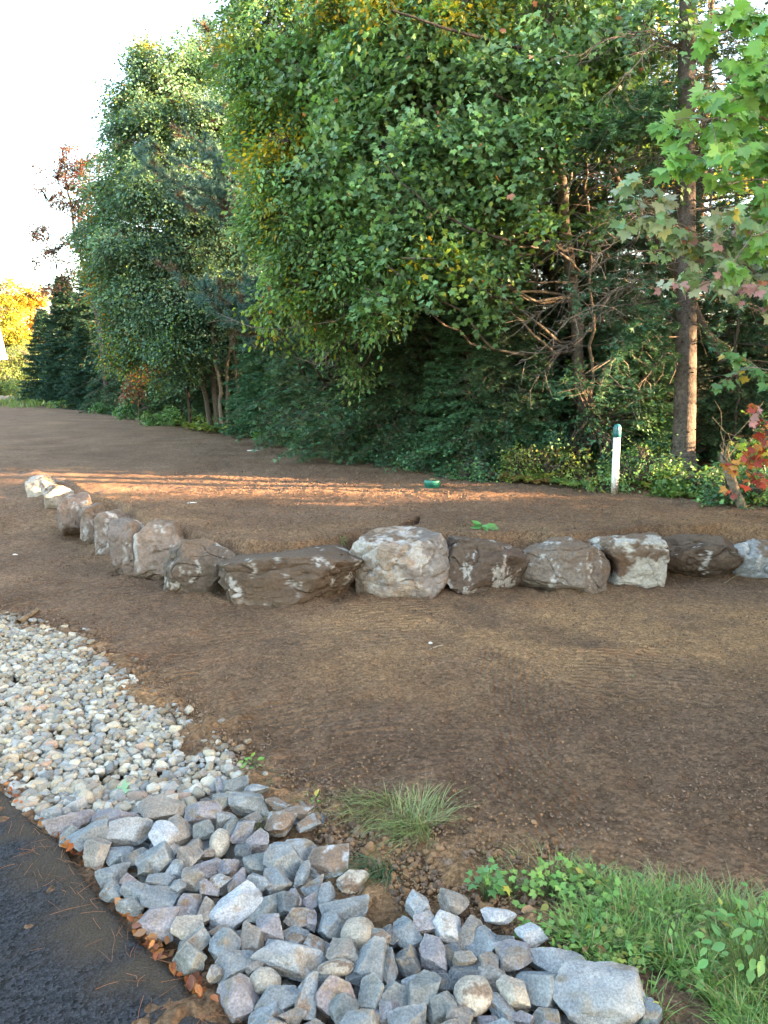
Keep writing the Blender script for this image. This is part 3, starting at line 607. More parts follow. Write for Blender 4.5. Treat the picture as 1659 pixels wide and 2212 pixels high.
# black landscape cloth peeking between two boulders
for (px, py, lab) in ((Z4(1190, 690)[0], Z4(1190, 690)[1], 'black landscape fabric tucked between the white and the dark brown boulder'), (Z4(925, 670)[0], Z4(0, 670)[1], 'black landscape fabric showing in the notch beside the white boulder')):
    c0 = at(px, py, on_z(px, 1255, 0)[1]+.32); rng = np.random.default_rng(int(px))
    gx, gz = np.meshgrid(np.linspace(-.13, .13, 12), np.linspace(-.2, .17, 14)); gx = gx.ravel(); gz = gz.ravel(); gy = .02*n2(gx+px, gz, .07, 2, 3)
    ii = (np.arange(13)[:, None]*12+np.arange(11)[None]).ravel(); V = np.column_stack([gx, gy, gz]); V2 = V+np.array([0, .004, 0]); n = len(V)
    Fq = np.stack([ii, ii+1, ii+13, ii+12], 1)
    o = link('landscape_fabric', mesh('landscape_fabric', np.concatenate([V, V2]), [Fq, Fq[:, ::-1]+n], None, M['black_cloth'], True), None, c0); tag(o, lab, 'fabric')
# ------------------------------------------------------------------ septic pipe, lid, stump, far house
def lathe(prof, k=32):
    prof = np.array(prof, float); n = len(prof); an = np.arange(k)*2*PI/k
    V = np.stack([prof[:, None, 0]*np.cos(an), prof[:, None, 0]*np.sin(an), np.repeat(prof[:, 1:2], k, 1)], -1).reshape(-1, 3)
    i = np.arange(n-1)[:, None]*k; q = np.arange(k)[None]; q2 = (q+1) % k
    return V, np.stack([i+q, i+q2, i+q2+k, i+q+k], -1).reshape(-1, 4)
PB = on_up(1327, 1068); PB[2] = Hs(PB[0], PB[1])
t_ = thing('vent_pipe', 'upright white plastic pipe with teal cap at the edge of the woods', 'pipe', PB)
hp = (at(1327, 938, PB[1])-PB)[2]; rp = 15/2*PB[1]/FD
V, F = lathe([(rp*.98, -.15), (rp, -.15), (rp, hp), (rp*.86, hp), (rp*.86, hp-.05)], 28); link('pipe', mesh('pipe', V, [F], None, M['white_plastic'], True), t_)
V, F = lathe([(rp*1.06, hp-.035), (rp*1.12, hp-.035), (rp*1.14, hp+.02), (rp*1.12, hp+.03), (rp*1.1, hp+.075), (rp*.95, hp+.10), (rp*.6, hp+.115), (.0, hp+.12)], 24)
cp_ = link('cap', mesh('cap', V, [F], None, M['teal_plastic'], True), t_)
V = []; Fs = []
for k in range(12):
    a = k*PI/6; c_, s_ = math.cos(a), math.sin(a); b0 = len(V)
    for zz in (hp+.025, hp+.09):
        for rr, ww in ((rp*1.02, .004), (rp*1.12, .004)):
            V += [(c_*rr-s_*ww, s_*rr+c_*ww, zz), (c_*rr+s_*ww, s_*rr-c_*ww, zz)]
    Fs += [(b0, b0+1, b0+3, b0+2), (b0+4, b0+6, b0+7, b0+5), (b0, b0+4, b0+5, b0+1), (b0+2, b0+3, b0+7, b0+6), (b0, b0+2, b0+6, b0+4), (b0+1, b0+5, b0+7, b0+3)]
link('ribs', mesh('ribs', V, [np.array(Fs)], None, M['teal_plastic']), cp_)
LB = on_up(934, 1055); LB[2] = Hs(LB[0], LB[1])
t_ = thing('septic_lid', 'low round green plastic septic riser lid in the sunlit soil', 'lid', LB)
rl = 36/2*LB[1]/FD
V, F = lathe([(rl*.93, -.05), (rl*.93, .035), (rl, .035), (rl, .085), (rl*.97, .095), (rl*.85, .095), (rl*.84, .086), (0, .088)], 40); link('riser', mesh('riser', V, [F], None, M['green_plastic'], True), t_)
acc = Acc(); rng = np.random.default_rng(3)
P_ = rng.normal(0, rl*.42, (70, 2)); P_ = P_[np.hypot(P_[:, 0], P_[:, 1]) < rl*.85]
leaves(acc, np.column_stack([P_, np.full(len(P_), .09)+rng.uniform(0, .012, len(P_))]), rn(rng, len(P_))*.5+np.array([0, 0, 1]), rn(rng, len(P_))*np.array([1, 1, .1]), rng.uniform(.02, .05, len(P_)), np.array([.34, .25, .14])*rng.uniform(.6, 1.2, (len(P_), 1)), T_OV)
tag(acc.build('dry_litter', M['leaf'], org=(0, 0, 0)), 'dry leaf litter lying on the green septic lid', 'leaf litter', kind='stuff').location = LB
# house corner at the far left
HP = at(3, 780, 47.); hz0 = Hs(HP[0]-6, 47)
t_ = thing('house', 'grey house whose roof corner shows through trees at the far left', 'house', (HP[0], 47, hz0), rad(30))
def box(name, lo, hi, mat, par):
    lo = np.array(lo, float); hi = np.array(hi, float); V = np.array([[(lo, hi)[i][0], (lo, hi)[j][1], (lo, hi)[k][2]] for i in (0, 1) for j in (0, 1) for k in (0, 1)])
    F = np.array([[0, 1, 3, 2], [4, 6, 7, 5], [0, 4, 5, 1], [2, 3, 7, 6], [0, 2, 6, 4], [1, 5, 7, 3]]); return link(name, mesh(name, V, [F], None, mat), par)
ev = at(13, 768, 47.)[2]-hz0; x1 = at(13, 768, 47)[0]-HP[0]
wl = box('wall', (-9, .5, -.5), (x1-.6, 9, ev), M['house_wall'], t_)
wn = box('window', (x1-2.6, .42, ev-1.6), (x1-1.4, .5, ev-.5), M['teal_plastic'], t_); box('frame', (x1-2.7, .40, ev-.5), (x1-1.3, .49, ev-.4), M['white_trim'], wn)
V = np.array([(-9.5, -.1, ev), (x1, -.1, ev), (x1, 9.5, ev), (-9.5, 9.5, ev), (-9.5, 4.7, ev+2.6), (x1, 4.7, ev+2.6)]); 
link('roof', mesh('roof', V, [np.array([[0, 1, 5, 4], [2, 3, 4, 5], [0, 3, 2, 1]]), np.array([[1, 2, 5], [3, 0, 4]])], None, M['roof_grey']), t_)
box('fascia', (-9.5, -.16, ev-.22), (x1+.04, -.1, ev+.06), M['white_trim'], t_)
# ------------------------------------------------------------------ broadleaf trees
G1 = [(.060, .125, .050), (.075, .145, .050), (.050, .110, .055), (.09, .16, .05)]
def pal(rng, n, greens, extra=(), jit=.2):
    """extra: list of (weight, colour)"""
    ws = np.array([1.]+[e[0] for e in extra]); ws[0] = max(0, 1-ws[1:].sum()); k = rng.choice(len(ws), n, p=ws/ws.sum())
    g = np.array(greens)[rng.integers(len(greens), size=n)]
    for i, e in enumerate(extra): g = np.where((k == i+1)[:, None], np.array(e[1]), g)
    return np.clip(g*(1+rng.uniform(-jit, jit, (n, 1)))*(1+rng.uniform(-.07, .07, (n, 3))), .004, .9)
BARK = (.115, .095, .075)
def broad(name, label, base, trunk, blobs, leaf=.085, T=T_RH, per=22, dens=1., greens=G1, extra=(), seed=0, trunk_r=(.1, .03), spray=.30, group=None, droop=.35, bark=BARK, up=.55, cat='tree', twig=.006, patch=None, flat=.18, dim=1.):
    """trunk: list of world points; blobs: (centre, (rx,ry,rz), n_sprays[, extra palette])"""
    rng = np.random.default_rng(seed); base = np.asarray(base, float); t_ = thing(name, label, cat, base, 0, group)
    wood = Acc(); TP = tube1(wood, np.array(trunk)-base, trunk_r[0], trunk_r[1], 9, np.array(bark), 22, .05, seed)
    lf = Acc()
    for bl in blobs:
        c, r, n = np.asarray(bl[0], float)-base, np.asarray(bl[1], float), int(bl[2]*dens)
        ext = bl[3] if len(bl) > 3 else extra
        # limb from the trunk to the blob
        lower = TP[TP[:, 2] < c[2]-.1]; lower = lower if len(lower) else TP[:3]
        a0 = lower[np.argmin(np.linalg.norm(lower-c, axis=1)+.5*np.abs(c[2]-.8*np.linalg.norm(lower[:, :2]-c[:2], axis=1)-lower[:, 2]))]
        mid = (a0+c)/2+rng.normal(0, .15, 3)+np.array([0, 0, -.1*np.linalg.norm(c-a0)])
        LP = tube1(wood, [a0, mid, c, c+(c-mid)*.35*np.array([1, 1, .3])], max(.012, trunk_r[0]*.26), .007, 5, np.array(bark), 12, .12, seed+int(c[0]*7))
        ns = max(2, n//9); d = nrm(rn(rng, ns)); rr = rng.random(ns)**.45; pc = (c+d*rr[:, None]*r)[rng.integers(ns, size=n)]+rn(rng, n)*np.minimum(r, 1)*np.array([.20, .20, .13])
        pc += .25*np.minimum(r, 1)*np.stack([fbm(pc*1.7+base, 1., 2, seed+q) for q in range(3)], 1)
        # twigs
        kk = np.argmin(np.linalg.norm(pc[:, None]-LP[None, 2:], axis=2), 1)+2; s0 = LP[kk]; m_ = (s0+pc)/2+rng.normal(0, .05, (n, 3))+np.array([0, 0, .06])
        Pt = np.stack([s0, m_, pc], 1); Rt = np.stack([np.full(n, twig*1.4), np.full(n, twig), np.full(n, twig*.5)], 1)
        V, F = tubes(Pt, Rt, 3); wood.add(V, [F], np.array(bark)*.8)
        out = nrm((pc-c)/r*np.array([1, 1, .3])+.35*(pc-TP[len(TP)//2])*np.array([1, 1, 0])/3+.3*rn(rng, n))
        m = per; id_ = np.repeat(np.arange(n), m); nn = n*m
        pn = nrm(np.array([0, 0, up+.3])+out*.55+.35*rn(rng, n)); pn = pn[id_]; o_ = out[id_]; sdv = nrm(np.cross(pn, o_)); fw = np.cross(sdv, pn)
        u = rng.uniform(-.5, 1, nn); v = rng.normal(0, .42, nn)*(1-.35*u); sp_ = spray*rng.uniform(.7, 1.3, n)[id_]
        pos = pc[id_]+sp_[:, None]*(u[:, None]*fw+v[:, None]*sdv+(rng.normal(0, flat, nn)-droop*np.clip(u, 0, 1)**2)[:, None]*np.array([0, 0, 1.]))
        nor = pn+.45*rn(rng, nn); tip = fw+.8*v[:, None]*sdv+.35*rn(rng, nn)-np.array([0, 0, droop])
        cl = pal(rng, nn, greens, ext)*dim
        tonev = (1+.30*rng.normal(size=n))[id_][:, None]; cl = np.clip(cl*np.clip(tonev, .6, 1.5), .004, .9)
        if patch is not None:
            pm = fbm((pos+base), patch[2], 2, seed+77) > patch[0]; pm &= rng.random(nn) < patch[3]; cl = np.where(pm[:, None], pal(rng, nn, patch[1]), cl)
        leaves(lf, pos, nor, tip, leaf*rng.uniform(.65, 1.2, nn), cl, T)
    wood.build('trunk', M['bark'], t_, True); lf.build('crown', M['leaf'], t_)
    return t_
def ground_at(px, y): q = at(px, 900, y); return np.array([q[0], y, Hs(q[0], y)-.05])
def B(px, py, y, rx, rz, n, ry=None, *e): return (at(px, py, y), (rx, ry or rx, rz), n)+e
YEL = (.42, .32, .02); ORG = (.55, .20, .02); RED = (.42, .06, .03); LIM = (.17, .26, .04); PAL = (.20, .26, .14); PNK = (.45, .24, .24)
# far yellow and orange maples
b = ground_at(70, 60)
broad('maple_tree', 'tall orange and yellow autumn maple at the far left', b, [b, at(68, 800, 60), at(66, 650, 60)], [B(66, 640, 60, 1.5, 1.3, 260), B(40, 660, 60, 1.2, 1.3, 200), B(80, 700, 60, 1.2, 1.0, 160), B(55, 730, 60, 1.6, 1.2, 160)], .17, T_RH, 14, greens=[YEL, ORG, (.55, .30, .02), (.30, .32, .03)], seed=1, trunk_r=(.2, .06), spray=.5, twig=.012, dim=.62)
b = ground_at(-10, 56)
broad('maple_tree', 'yellow-green autumn maple at the left photo edge beside the orange one', b, [b, at(-8, 800, 56), at(-5, 640, 56)], [B(-10, 640, 56, 1.7, 1.6, 300), B(15, 690, 56, 1.6, 1.5, 260), B(-40, 700, 56, 2, 2, 200), B(25, 745, 56, 1.6, 1.3, 220)], .17, T_RH, 14, greens=[YEL, (.30, .34, .04), (.20, .28, .05), (.45, .36, .03)], seed=2, trunk_r=(.2, .06), spray=.5, twig=.012, dim=.62)
b = ground_at(60, 50)
broad('maple_tree', 'pale green young tree in front of the orange maple', b, [b, at(60, 830, 50), at(60, 760, 50)], [B(70, 770, 50, 1.7, 1.1, 260), B(40, 800, 50, 1.7, 1.1, 260), B(90, 815, 50, 1.2, .9, 200), B(15, 835, 50, 1.2, .7, 160)], .13, T_RH, 14, greens=[(.13, .20, .06), (.17, .22, .05), (.10, .17, .06)], seed=3, trunk_r=(.12, .04), spray=.45, twig=.012)
for k, (px, py, y, r, lb) in enumerate([(12, 835, 44, .95, 'light green bush at the left photo edge below the house'), (75, 845, 43, .9, 'yellow-green bush between the left edge and the spruces'), (125, 850, 41, .7, 'low golden-green bush in front of the far spruces')]):
    b = ground_at(px, y); broad('bush', lb, b, [b, at(px, py, y)], [B(px, py, y, r, .6, 130), B(px-16, py+8, y, r*.8, .45, 90), B(px+18, py+4, y, r*.7, .5, 80)], .11, T_RH, 12, greens=[(.13, .21, .05), (.20, .24, .05), (.10, .17, .06)], seed=20+k, trunk_r=(.05, .02), spray=.35, cat='bush')
# sparse red maple against the sky
b = ground_at(235, 30)
broad('maple_tree', 'sparse red-leaved maple reaching into the white sky at the left', b, [b, at(215, 700, 30), at(165, 520, 30), at(135, 340, 30), at(128, 290, 30)],
      [B(140, 330, 30, .5, .3, 40), B(110, 440, 30, .6, .5, 50), B(130, 540, 30, .7, .4, 50), B(75, 500, 30, .35, .2, 20), B(120, 620, 30, .6, .2, 26), B(175, 360, 30, .75, .8, 110), B(125, 390, 30, .8, .7, 80), B(170, 450, 30, .9, .8, 75), B(110, 500, 30, .9, .6, 36), B(180, 540, 30, .8, .7, 60), B(95, 570, 30, .6, .3, 18), B(140, 600, 30, .9, .35, 34), B(80, 370, 30, .25, .3, 8), B(190, 420, 30, .5, 1.2, 60)],
            .095, T_RH, 10, greens=[(.20, .085, .06), (.22, .12, .07), (.14, .12, .06), (.24, .08, .05)], seed=4, trunk_r=(.10, .02), spray=.26, twig=.011, bark=(.10, .08, .07))
# the big dense green tree left of centre
b = ground_at(470, 21.5); tr4 = lambda *q: [ground_at(q[0], 21.5)]+[at(px, py, 21.5) for px, py in q[1:]]
GB4 = [(.095, .185, .122), (.105, .20, .126), (.088, .17, .115), (.12, .205, .105)]
lime = ((.18, (.17, .24, .04)), (.03, ORG))
broad('birch_tree', 'tall dense green tree with pointed top against the sky left of centre', b, tr4(470, (455, 700), (400, 450), (345, 200)),
      [B(330, 160, 21.5, .55, .8, 200), B(322, 112, 21.5, .12, .45, 22, None, ((.6, YEL),)), B(300, 230, 21.5, .75, .8, 260, None, lime), B(380, 190, 21.5, .9, .9, 330), B(430, 130, 22, .8, .8, 240), B(340, 300, 21, 1.2, .9, 460), B(275, 330, 21.5, .75, .8, 260, None, lime),
       B(440, 290, 21, 1.2, 1.0, 430), B(260, 420, 21.5, .85, .8, 330, None, lime), B(350, 420, 20.5, 1.2, .9, 460), B(470, 430, 20.5, 1.2, .9, 400), B(500, 230, 22, 1, 1.2, 300)], .088, T_RH, 24, greens=GB4, extra=((.05, LIM),), seed=5, trunk_r=(.11, .03), spray=.34)
broad('birch_tree', 'bushy green tree with yellowing left side below the pointed one', b+np.array([-.8, .3, 0]), tr4(455, (430, 760), (350, 620), (290, 500)),
      [B(230, 510, 21.5, .7, .7, 260, None, lime), B(300, 540, 20.5, 1.1, .8, 430), B(390, 540, 20.5, 1.1, .8, 380), B(230, 600, 21.5, .7, .7, 260, None, ((.35, LIM), (.14, ORG), (.1, YEL))), B(310, 650, 20.5, 1.1, .8, 420), B(400, 660, 20.3, 1.0, .7, 320), B(260, 680, 21.3, .6, .6, 200, None, ((.4, LIM), (.12, ORG))),
       B(290, 750, 21, .8, .6, 260, None, ((.35, LIM), (.05, ORG), (.1, YEL))), B(370, 750, 20.5, .9, .6, 260, None, ((.15, LIM),)), B(480, 560, 21, .9, .8, 240), B(430, 760, 20.5, .6, .4, 120), B(480, 660, 20.2, .8, .4, 130), B(540, 700, 20.2, .6, .4, 90), B(400, 810, 20.6, .6, .3, 80), B(520, 620, 20.2, .7, .5, 120)], .085, T_RH, 24, greens=GB4, extra=((.05, LIM),), seed=6, trunk_r=(.08, .03), spray=.34)
b = ground_at(300, 24)
broad('sapling', 'small orange and red leafed sapling at the foot of the green tree', b, [b, at(300, 840, 24), at(310, 800, 24)], [B(290, 835, 24, .4, .5, 50), B(325, 800, 24, .6, .3, 50, None, ((.5, ORG),)), B(350, 815, 24, .5, .3, 40, None, ((.7, LIM),))], .08, T_RH, 14, greens=[(.22, .06, .04), (.28, .13, .04), (.14, .17, .06), (.20, .10, .05)], seed=7, trunk_r=(.02, .01), spray=.25, cat='sapling')
for k, (px, tx, r, lb) in enumerate([(478, 462, .055, 'pale slender trunk leaning left at the edge of the woods'), (492, 500, .05, 'straight slender trunk close beside the pale leaning one'), (515, 505, .05, 'third slender trunk of the cluster, further right'), (410, 400, .045, 'thin dark trunk left of the slender trunk cluster'), (555, 552, .09, 'thick dark trunk in shade right of the slender trunk cluster')]):
    y = 20.3+.25*k; b = ground_at(px, y); broad('slim_tree', lb, b, [b, at(px-4, 820, y), at(tx, 740, y), at(tx-6, 560, y+.3)], [B(tx-4, 600+12*k, y+.4, .9, .6, 90), B(tx+26, 680-8*k, y+.5, .7, .4, 60)], .08, T_RH, 20, greens=GB4, seed=30+k, trunk_r=(r, r*.5), spray=.3, bark=(.17, .14, .10) if k < 3 else (.06, .05, .04))
# ------------------------------------------------------------------ central canopy: ash, maple, yellow
GA = [(.12, .23, .085), (.14, .26, .09), (.11, .21, .09), (.16, .27, .085)]
GM = [(.12, .23, .095), (.14, .26, .095), (.16, .28, .085), (.11, .21, .10)]
ylw = (.70, [(.30, .30, .03), (.36, .30, .03), (.22, .27, .04)], .8, .75)
b = ground_at(740, 15.4)
asho = broad('ash_tree', 'light green ash with yellow patches hanging over the soil left of centre', b, [b, at(752, 700, 15.), at(740, 400, 14.4), at(700, 100, 14)],
      [B(560, 60, 13.5, .8, .9, 190), B(650, 130, 13, 1.0, .9, 260), B(590, 210, 13, .7, .8, 190), B(560, 290, 12.8, .35, .5, 70), B(660, 290, 12.6, .8, .7, 210, None, ((.30, YEL), (.2, LIM))), B(600, 350, 12.6, .6, .45, 120, None, ((.35, YEL),)), B(600, 430, 12.2, .45, .45, 95),
       B(690, 400, 12, .8, .6, 190), B(640, 490, 11.8, .6, .45, 130), B(730, 500, 11.6, .7, .5, 170), B(680, 570, 11.5, .55, .4, 120), B(660, 630, 11.4, .38, .2, 42, None, ((.5, LIM), (.05, ORG))), B(575, 660, 11.6, .2, .1, 10, None, ((.9, LIM),)), B(640, 665, 11.4, .18, .1, 10, None, ((.9, LIM),)), B(805, 650, 10.8, .2, .12, 14, None, ((.9, (.12, .26, .08)),)), B(760, 590, 11.2, .5, .3, 80), B(700, 690, 11.6, .22, .16, 16), B(745, 730, 11.9, .2, .22, 16), B(770, 800, 12.2, .18, .3, 18, None, ((.25, (.2, .22, .1)),)), B(600, 500, 12, .2, .15, 14), B(545, 420, 12.8, .2, .12, 12), B(540, 180, 13, .25, .2, 18), B(820, 690, 11, .16, .12, 10), B(715, 15, 11.6, .5, .2, 46, None, ((.55, YEL), (.2, LIM))), B(820, 25, 10.9, .45, .18, 40, None, ((.5, YEL), (.2, LIM))), B(640, 325, 11.9, .5, .14, 46, None, ((.6, YEL), (.2, LIM))), B(560, 130, 12.8, .4, .3, 40, None, ((.45, LIM),)), B(600, 230, 12.4, .4, .2, 30, None, ((.5, LIM),)), B(990, 20, 10.6, .4, .2, 26, None, ((.4, YEL), (.2, LIM)))],  # upper yellow sprays also put sunlit treetops into the leaf colour
      .082, T_OV, 32, greens=GA, extra=((.06, LIM), (.02, YEL)), seed=8, trunk_r=(.12, .04), spray=.34, droop=.5, patch=ylw, dens=1.1)
T7 = [ground_at(1275, 11.8), at(1250, 800, 11.6), at(1236, 600, 11.4), at(1212, 400, 11.3), at(1205, 300, 11.3), at(1190, 100, 11.3), at(1180, -200, 11.3)]
T7o = broad('maple_tree', 'green maple with a slim bending trunk in the centre of the woods', T7[0], T7,
      [B(820, 230, 11.4, .9, .8, 230), B(900, 330, 10.9, .9, .7, 250), B(820, 400, 11.0, .8, .6, 190), B(950, 440, 10.6, .7, .45, 160), B(870, 510, 10.8, .6, .35, 120), B(1020, 350, 10.6, .7, .4, 130), B(1110, 310, 10.3, .5, .3, 80), B(1010, 220, 10.8, .9, .7, 220), B(1130, 170, 10.6, .7, .45, 110), B(1300, 280, 10.4, .5, .15, 34),
       B(950, 565, 10.0, .30, .14, 34, None, ((.45, LIM), (.12, YEL))), B(1160, 500, 10.2, .20, .12, 16, None, ((.5, LIM),)), B(900, 600, 10.1, .2, .12, 16), B(1050, 440, 10.6, .4, .12, 30), B(770, 320, 11.4, .6, .5, 120), B(900, 130, 11.2, .9, .7, 190), B(1280, 120, 10.8, .8, .6, 120), B(1340, 220, 10.4, .6, .3, 60), B(1380, 60, 10.6, .7, .5, 80), B(1130, 420, 10.6, .4, .1, 22), B(1380, 350, 10.6, .4, .1, 14), B(740, 420, 11.5, .6, .5, 90), B(1050, 560, 10.4, .35, .15, 26), B(1010, 600, 10.1, .25, .12, 18), B(1060, 640, 10.4, .18, .10, 10), B(860, 640, 10.4, .22, .12, 14), B(1330, 480, 10.6, .25, .1, 14), B(780, 60, 11.6, .9, .7, 130), B(980, 40, 11.2, 1., .8, 150), B(1130, 30, 11, .8, .7, 100), B(700, 180, 12, .7, .7, 90)],
      .072, T_MP, 28, greens=GM, extra=((.05, LIM), (.003, (.5, .2, .12))), seed=9, trunk_r=(.105, .05), spray=.42, bark=(.16, .135, .105), dens=.8, flat=.06, up=.3)
b = ground_at(880, 14.5)
broad('maple_tree', 'dark tall maple with yellow top leaves behind the central canopy', b, [b, at(900, 500, 14.5), at(930, 100, 14.5), at(930, -200, 14.5)],
      [B(760, 30, 14, 1.1, .9, 220, None, ((.45, YEL), (.2, LIM))), B(880, 20, 14, 1.2, .9, 220, None, ((.25, YEL), (.2, LIM))), B(1020, 60, 14, 1.2, .9, 220), B(830, 150, 14, 1.2, 1, 240), B(960, 180, 14, 1.2, 1, 240), B(720, 220, 14.3, 1, 1, 200), B(850, 400, 14, 1.2, 1.2, 260), B(1100, 100, 14, 1, 1, 160)], .10, T_M3, 18, greens=[(.045, .095, .048), (.055, .115, .05)], extra=((.05, YEL),), seed=10, trunk_r=(.14, .06), spray=.36)  # leaf greens darkened: shaded gaps behind the canopy put into the colour
b = ground_at(1400, 17)
broad('maple_tree', 'yellow-lit maple glimpsed deep behind the right side of the canopy', b, [b, at(1400, 600, 17), at(1380, 100, 17)],
      [B(1340, 160, 17, 1.0, 1.0, 120), B(1280, 420, 17, 1, 1, 80), B(1560, 300, 17, 1.2, 1.5, 110), B(1420, 300, 18, 1.3, 1.2, 100), B(1350, 0, 17, 1.2, .8, 60)], .10, T_M3, 14, greens=[(.30, .32, .03), (.22, .28, .04), (.38, .32, .03)], seed=11, trunk_r=(.12, .05), spray=.4)  # sunlight on this far foliage is put into the yellow leaf colours
def limbs(tree, base, specs, col, name='branch'):
    for i, (pts, r0, r1) in enumerate(specs):
        wa = Acc(); P = tube1(wa, [at(px, py, y)-base for px, py, y in pts], r0, r1, 6, col, 26, .03, i*5); rng = np.random.default_rng(i+50); n = 26; i0 = rng.integers(5, 25, n)
        d = nrm(rn(rng, n)*np.array([1, .8, .5])-np.array([.25, 0, .2])); L = rng.uniform(.1, .5, n)[:, None]; s0 = P[i0]; V, F = tubes(np.stack([s0, s0+d*L*.5, s0+d*L-np.array([0, 0, .05])], 1), np.tile([.004, .003, .0018], (n, 1)), 3); wa.add(V, [F], np.array(col)*.9); wa.build(name, M['bark'], tree, True)
DKB = (.075, .062, .05)
limbs(T7o, T7[0], [([(1236, 545, 11.3), (1150, 520, 10.6), (1080, 515, 10.2), (1000, 490, 10.0), (930, 450, 9.9), (870, 400, 9.9), (815, 345, 9.9)], .034, .008), ([(1215, 245, 11.2), (1120, 230, 10.4), (1060, 200, 10.0), (1035, 165, 9.9)], .03, .012), ([(1225, 480, 11.2), (1120, 460, 10.6), (1060, 445, 10.2)], .022, .008),
                   ([(1240, 610, 11.3), (1130, 612, 10.5), (1060, 625, 10.2), (980, 620, 10.0)], .02, .007), ([(1200, 130, 11.2), (1080, 90, 10.4), (960, 60, 10.0), (850, 20, 9.8)], .03, .012), ([(1205, 180, 11.2), (1290, 110, 10.6), (1350, 60, 10.4)], .024, .009)], DKB)
limbs(asho, ground_at(740, 15.4), [([(745, 500, 14.4), (850, 600, 12), (810, 650, 11.4), (720, 698, 11.2), (600, 712, 11.2), (530, 700, 11.2), (475, 678, 11.2)], .014, .004), ([(850, 560, 12), (800, 690, 11.6), (740, 730, 11.4), (690, 790, 11.4), (640, 772, 11.4)], .008, .003), ([(900, 400, 11.6), (880, 520, 10.8), (855, 600, 10.6), (800, 640, 10.6)], .008, .003), ([(740, 300, 14.3), (680, 200, 13), (640, 80, 12.6)], .03, .012)], (.20, .17, .14))
# second slim trunks in the woods
for k, (px, tx, y, r, lb) in enumerate([(1230, 1150, 13.2, .11, 'dark leaning trunk just left of the central maple trunk'), (1275, 1268, 10.9, .028, 'thin sunlit pole-like trunk between the central maple and the white pipe'), (1157, 1150, 11.8, .03, 'thin straight sapling trunk left of the central maple'), (1545, 1538, 12.6, .035, 'thin grey trunk right of the big spruce'), (1592, 1588, 11.5, .03, 'pale thin trunk near the right edge of the woods'), (1640, 1640, 12.5, .1, 'thick lit trunk at the right photo edge'), (940, 930, 14.0, .07, 'dark trunk in the shaded centre of the woods'), (1050, 1070, 15.0, .09, 'dark straight trunk deep in the woods right of centre')]):
    b = ground_at(px, y); t_ = thing('slim_tree', lb, 'tree', b); wa = Acc(); rng = np.random.default_rng(60+k)
    top = at(tx, 330, y)-b; P = tube1(wa, [(0, 0, -.1), top*.5+np.array([.05, 0, 0]), top], r, r*.5, 7, (.15, .12, .09) if k % 2 else (.08, .065, .05), 20, .08, k)
    n = 60; i0 = rng.integers(4, 19, n); s0 = P[i0]; d = nrm(rn(rng, n)*np.array([1, 1, .25])+np.array([0, 0, -.1])); L = rng.uniform(.3, 1.2, n)[:, None]
    Pt = np.stack([s0, s0+d*L*.5+np.array([0, 0, -.02]), s0+d*L+np.array([0, 0, -.12])], 1); V, F = tubes(Pt, np.tile([.007, .005, .0025], (n, 1)), 3); wa.add(V, [F], (.13, .105, .08))
    wa.build('trunk', M['bark'], t_, True)
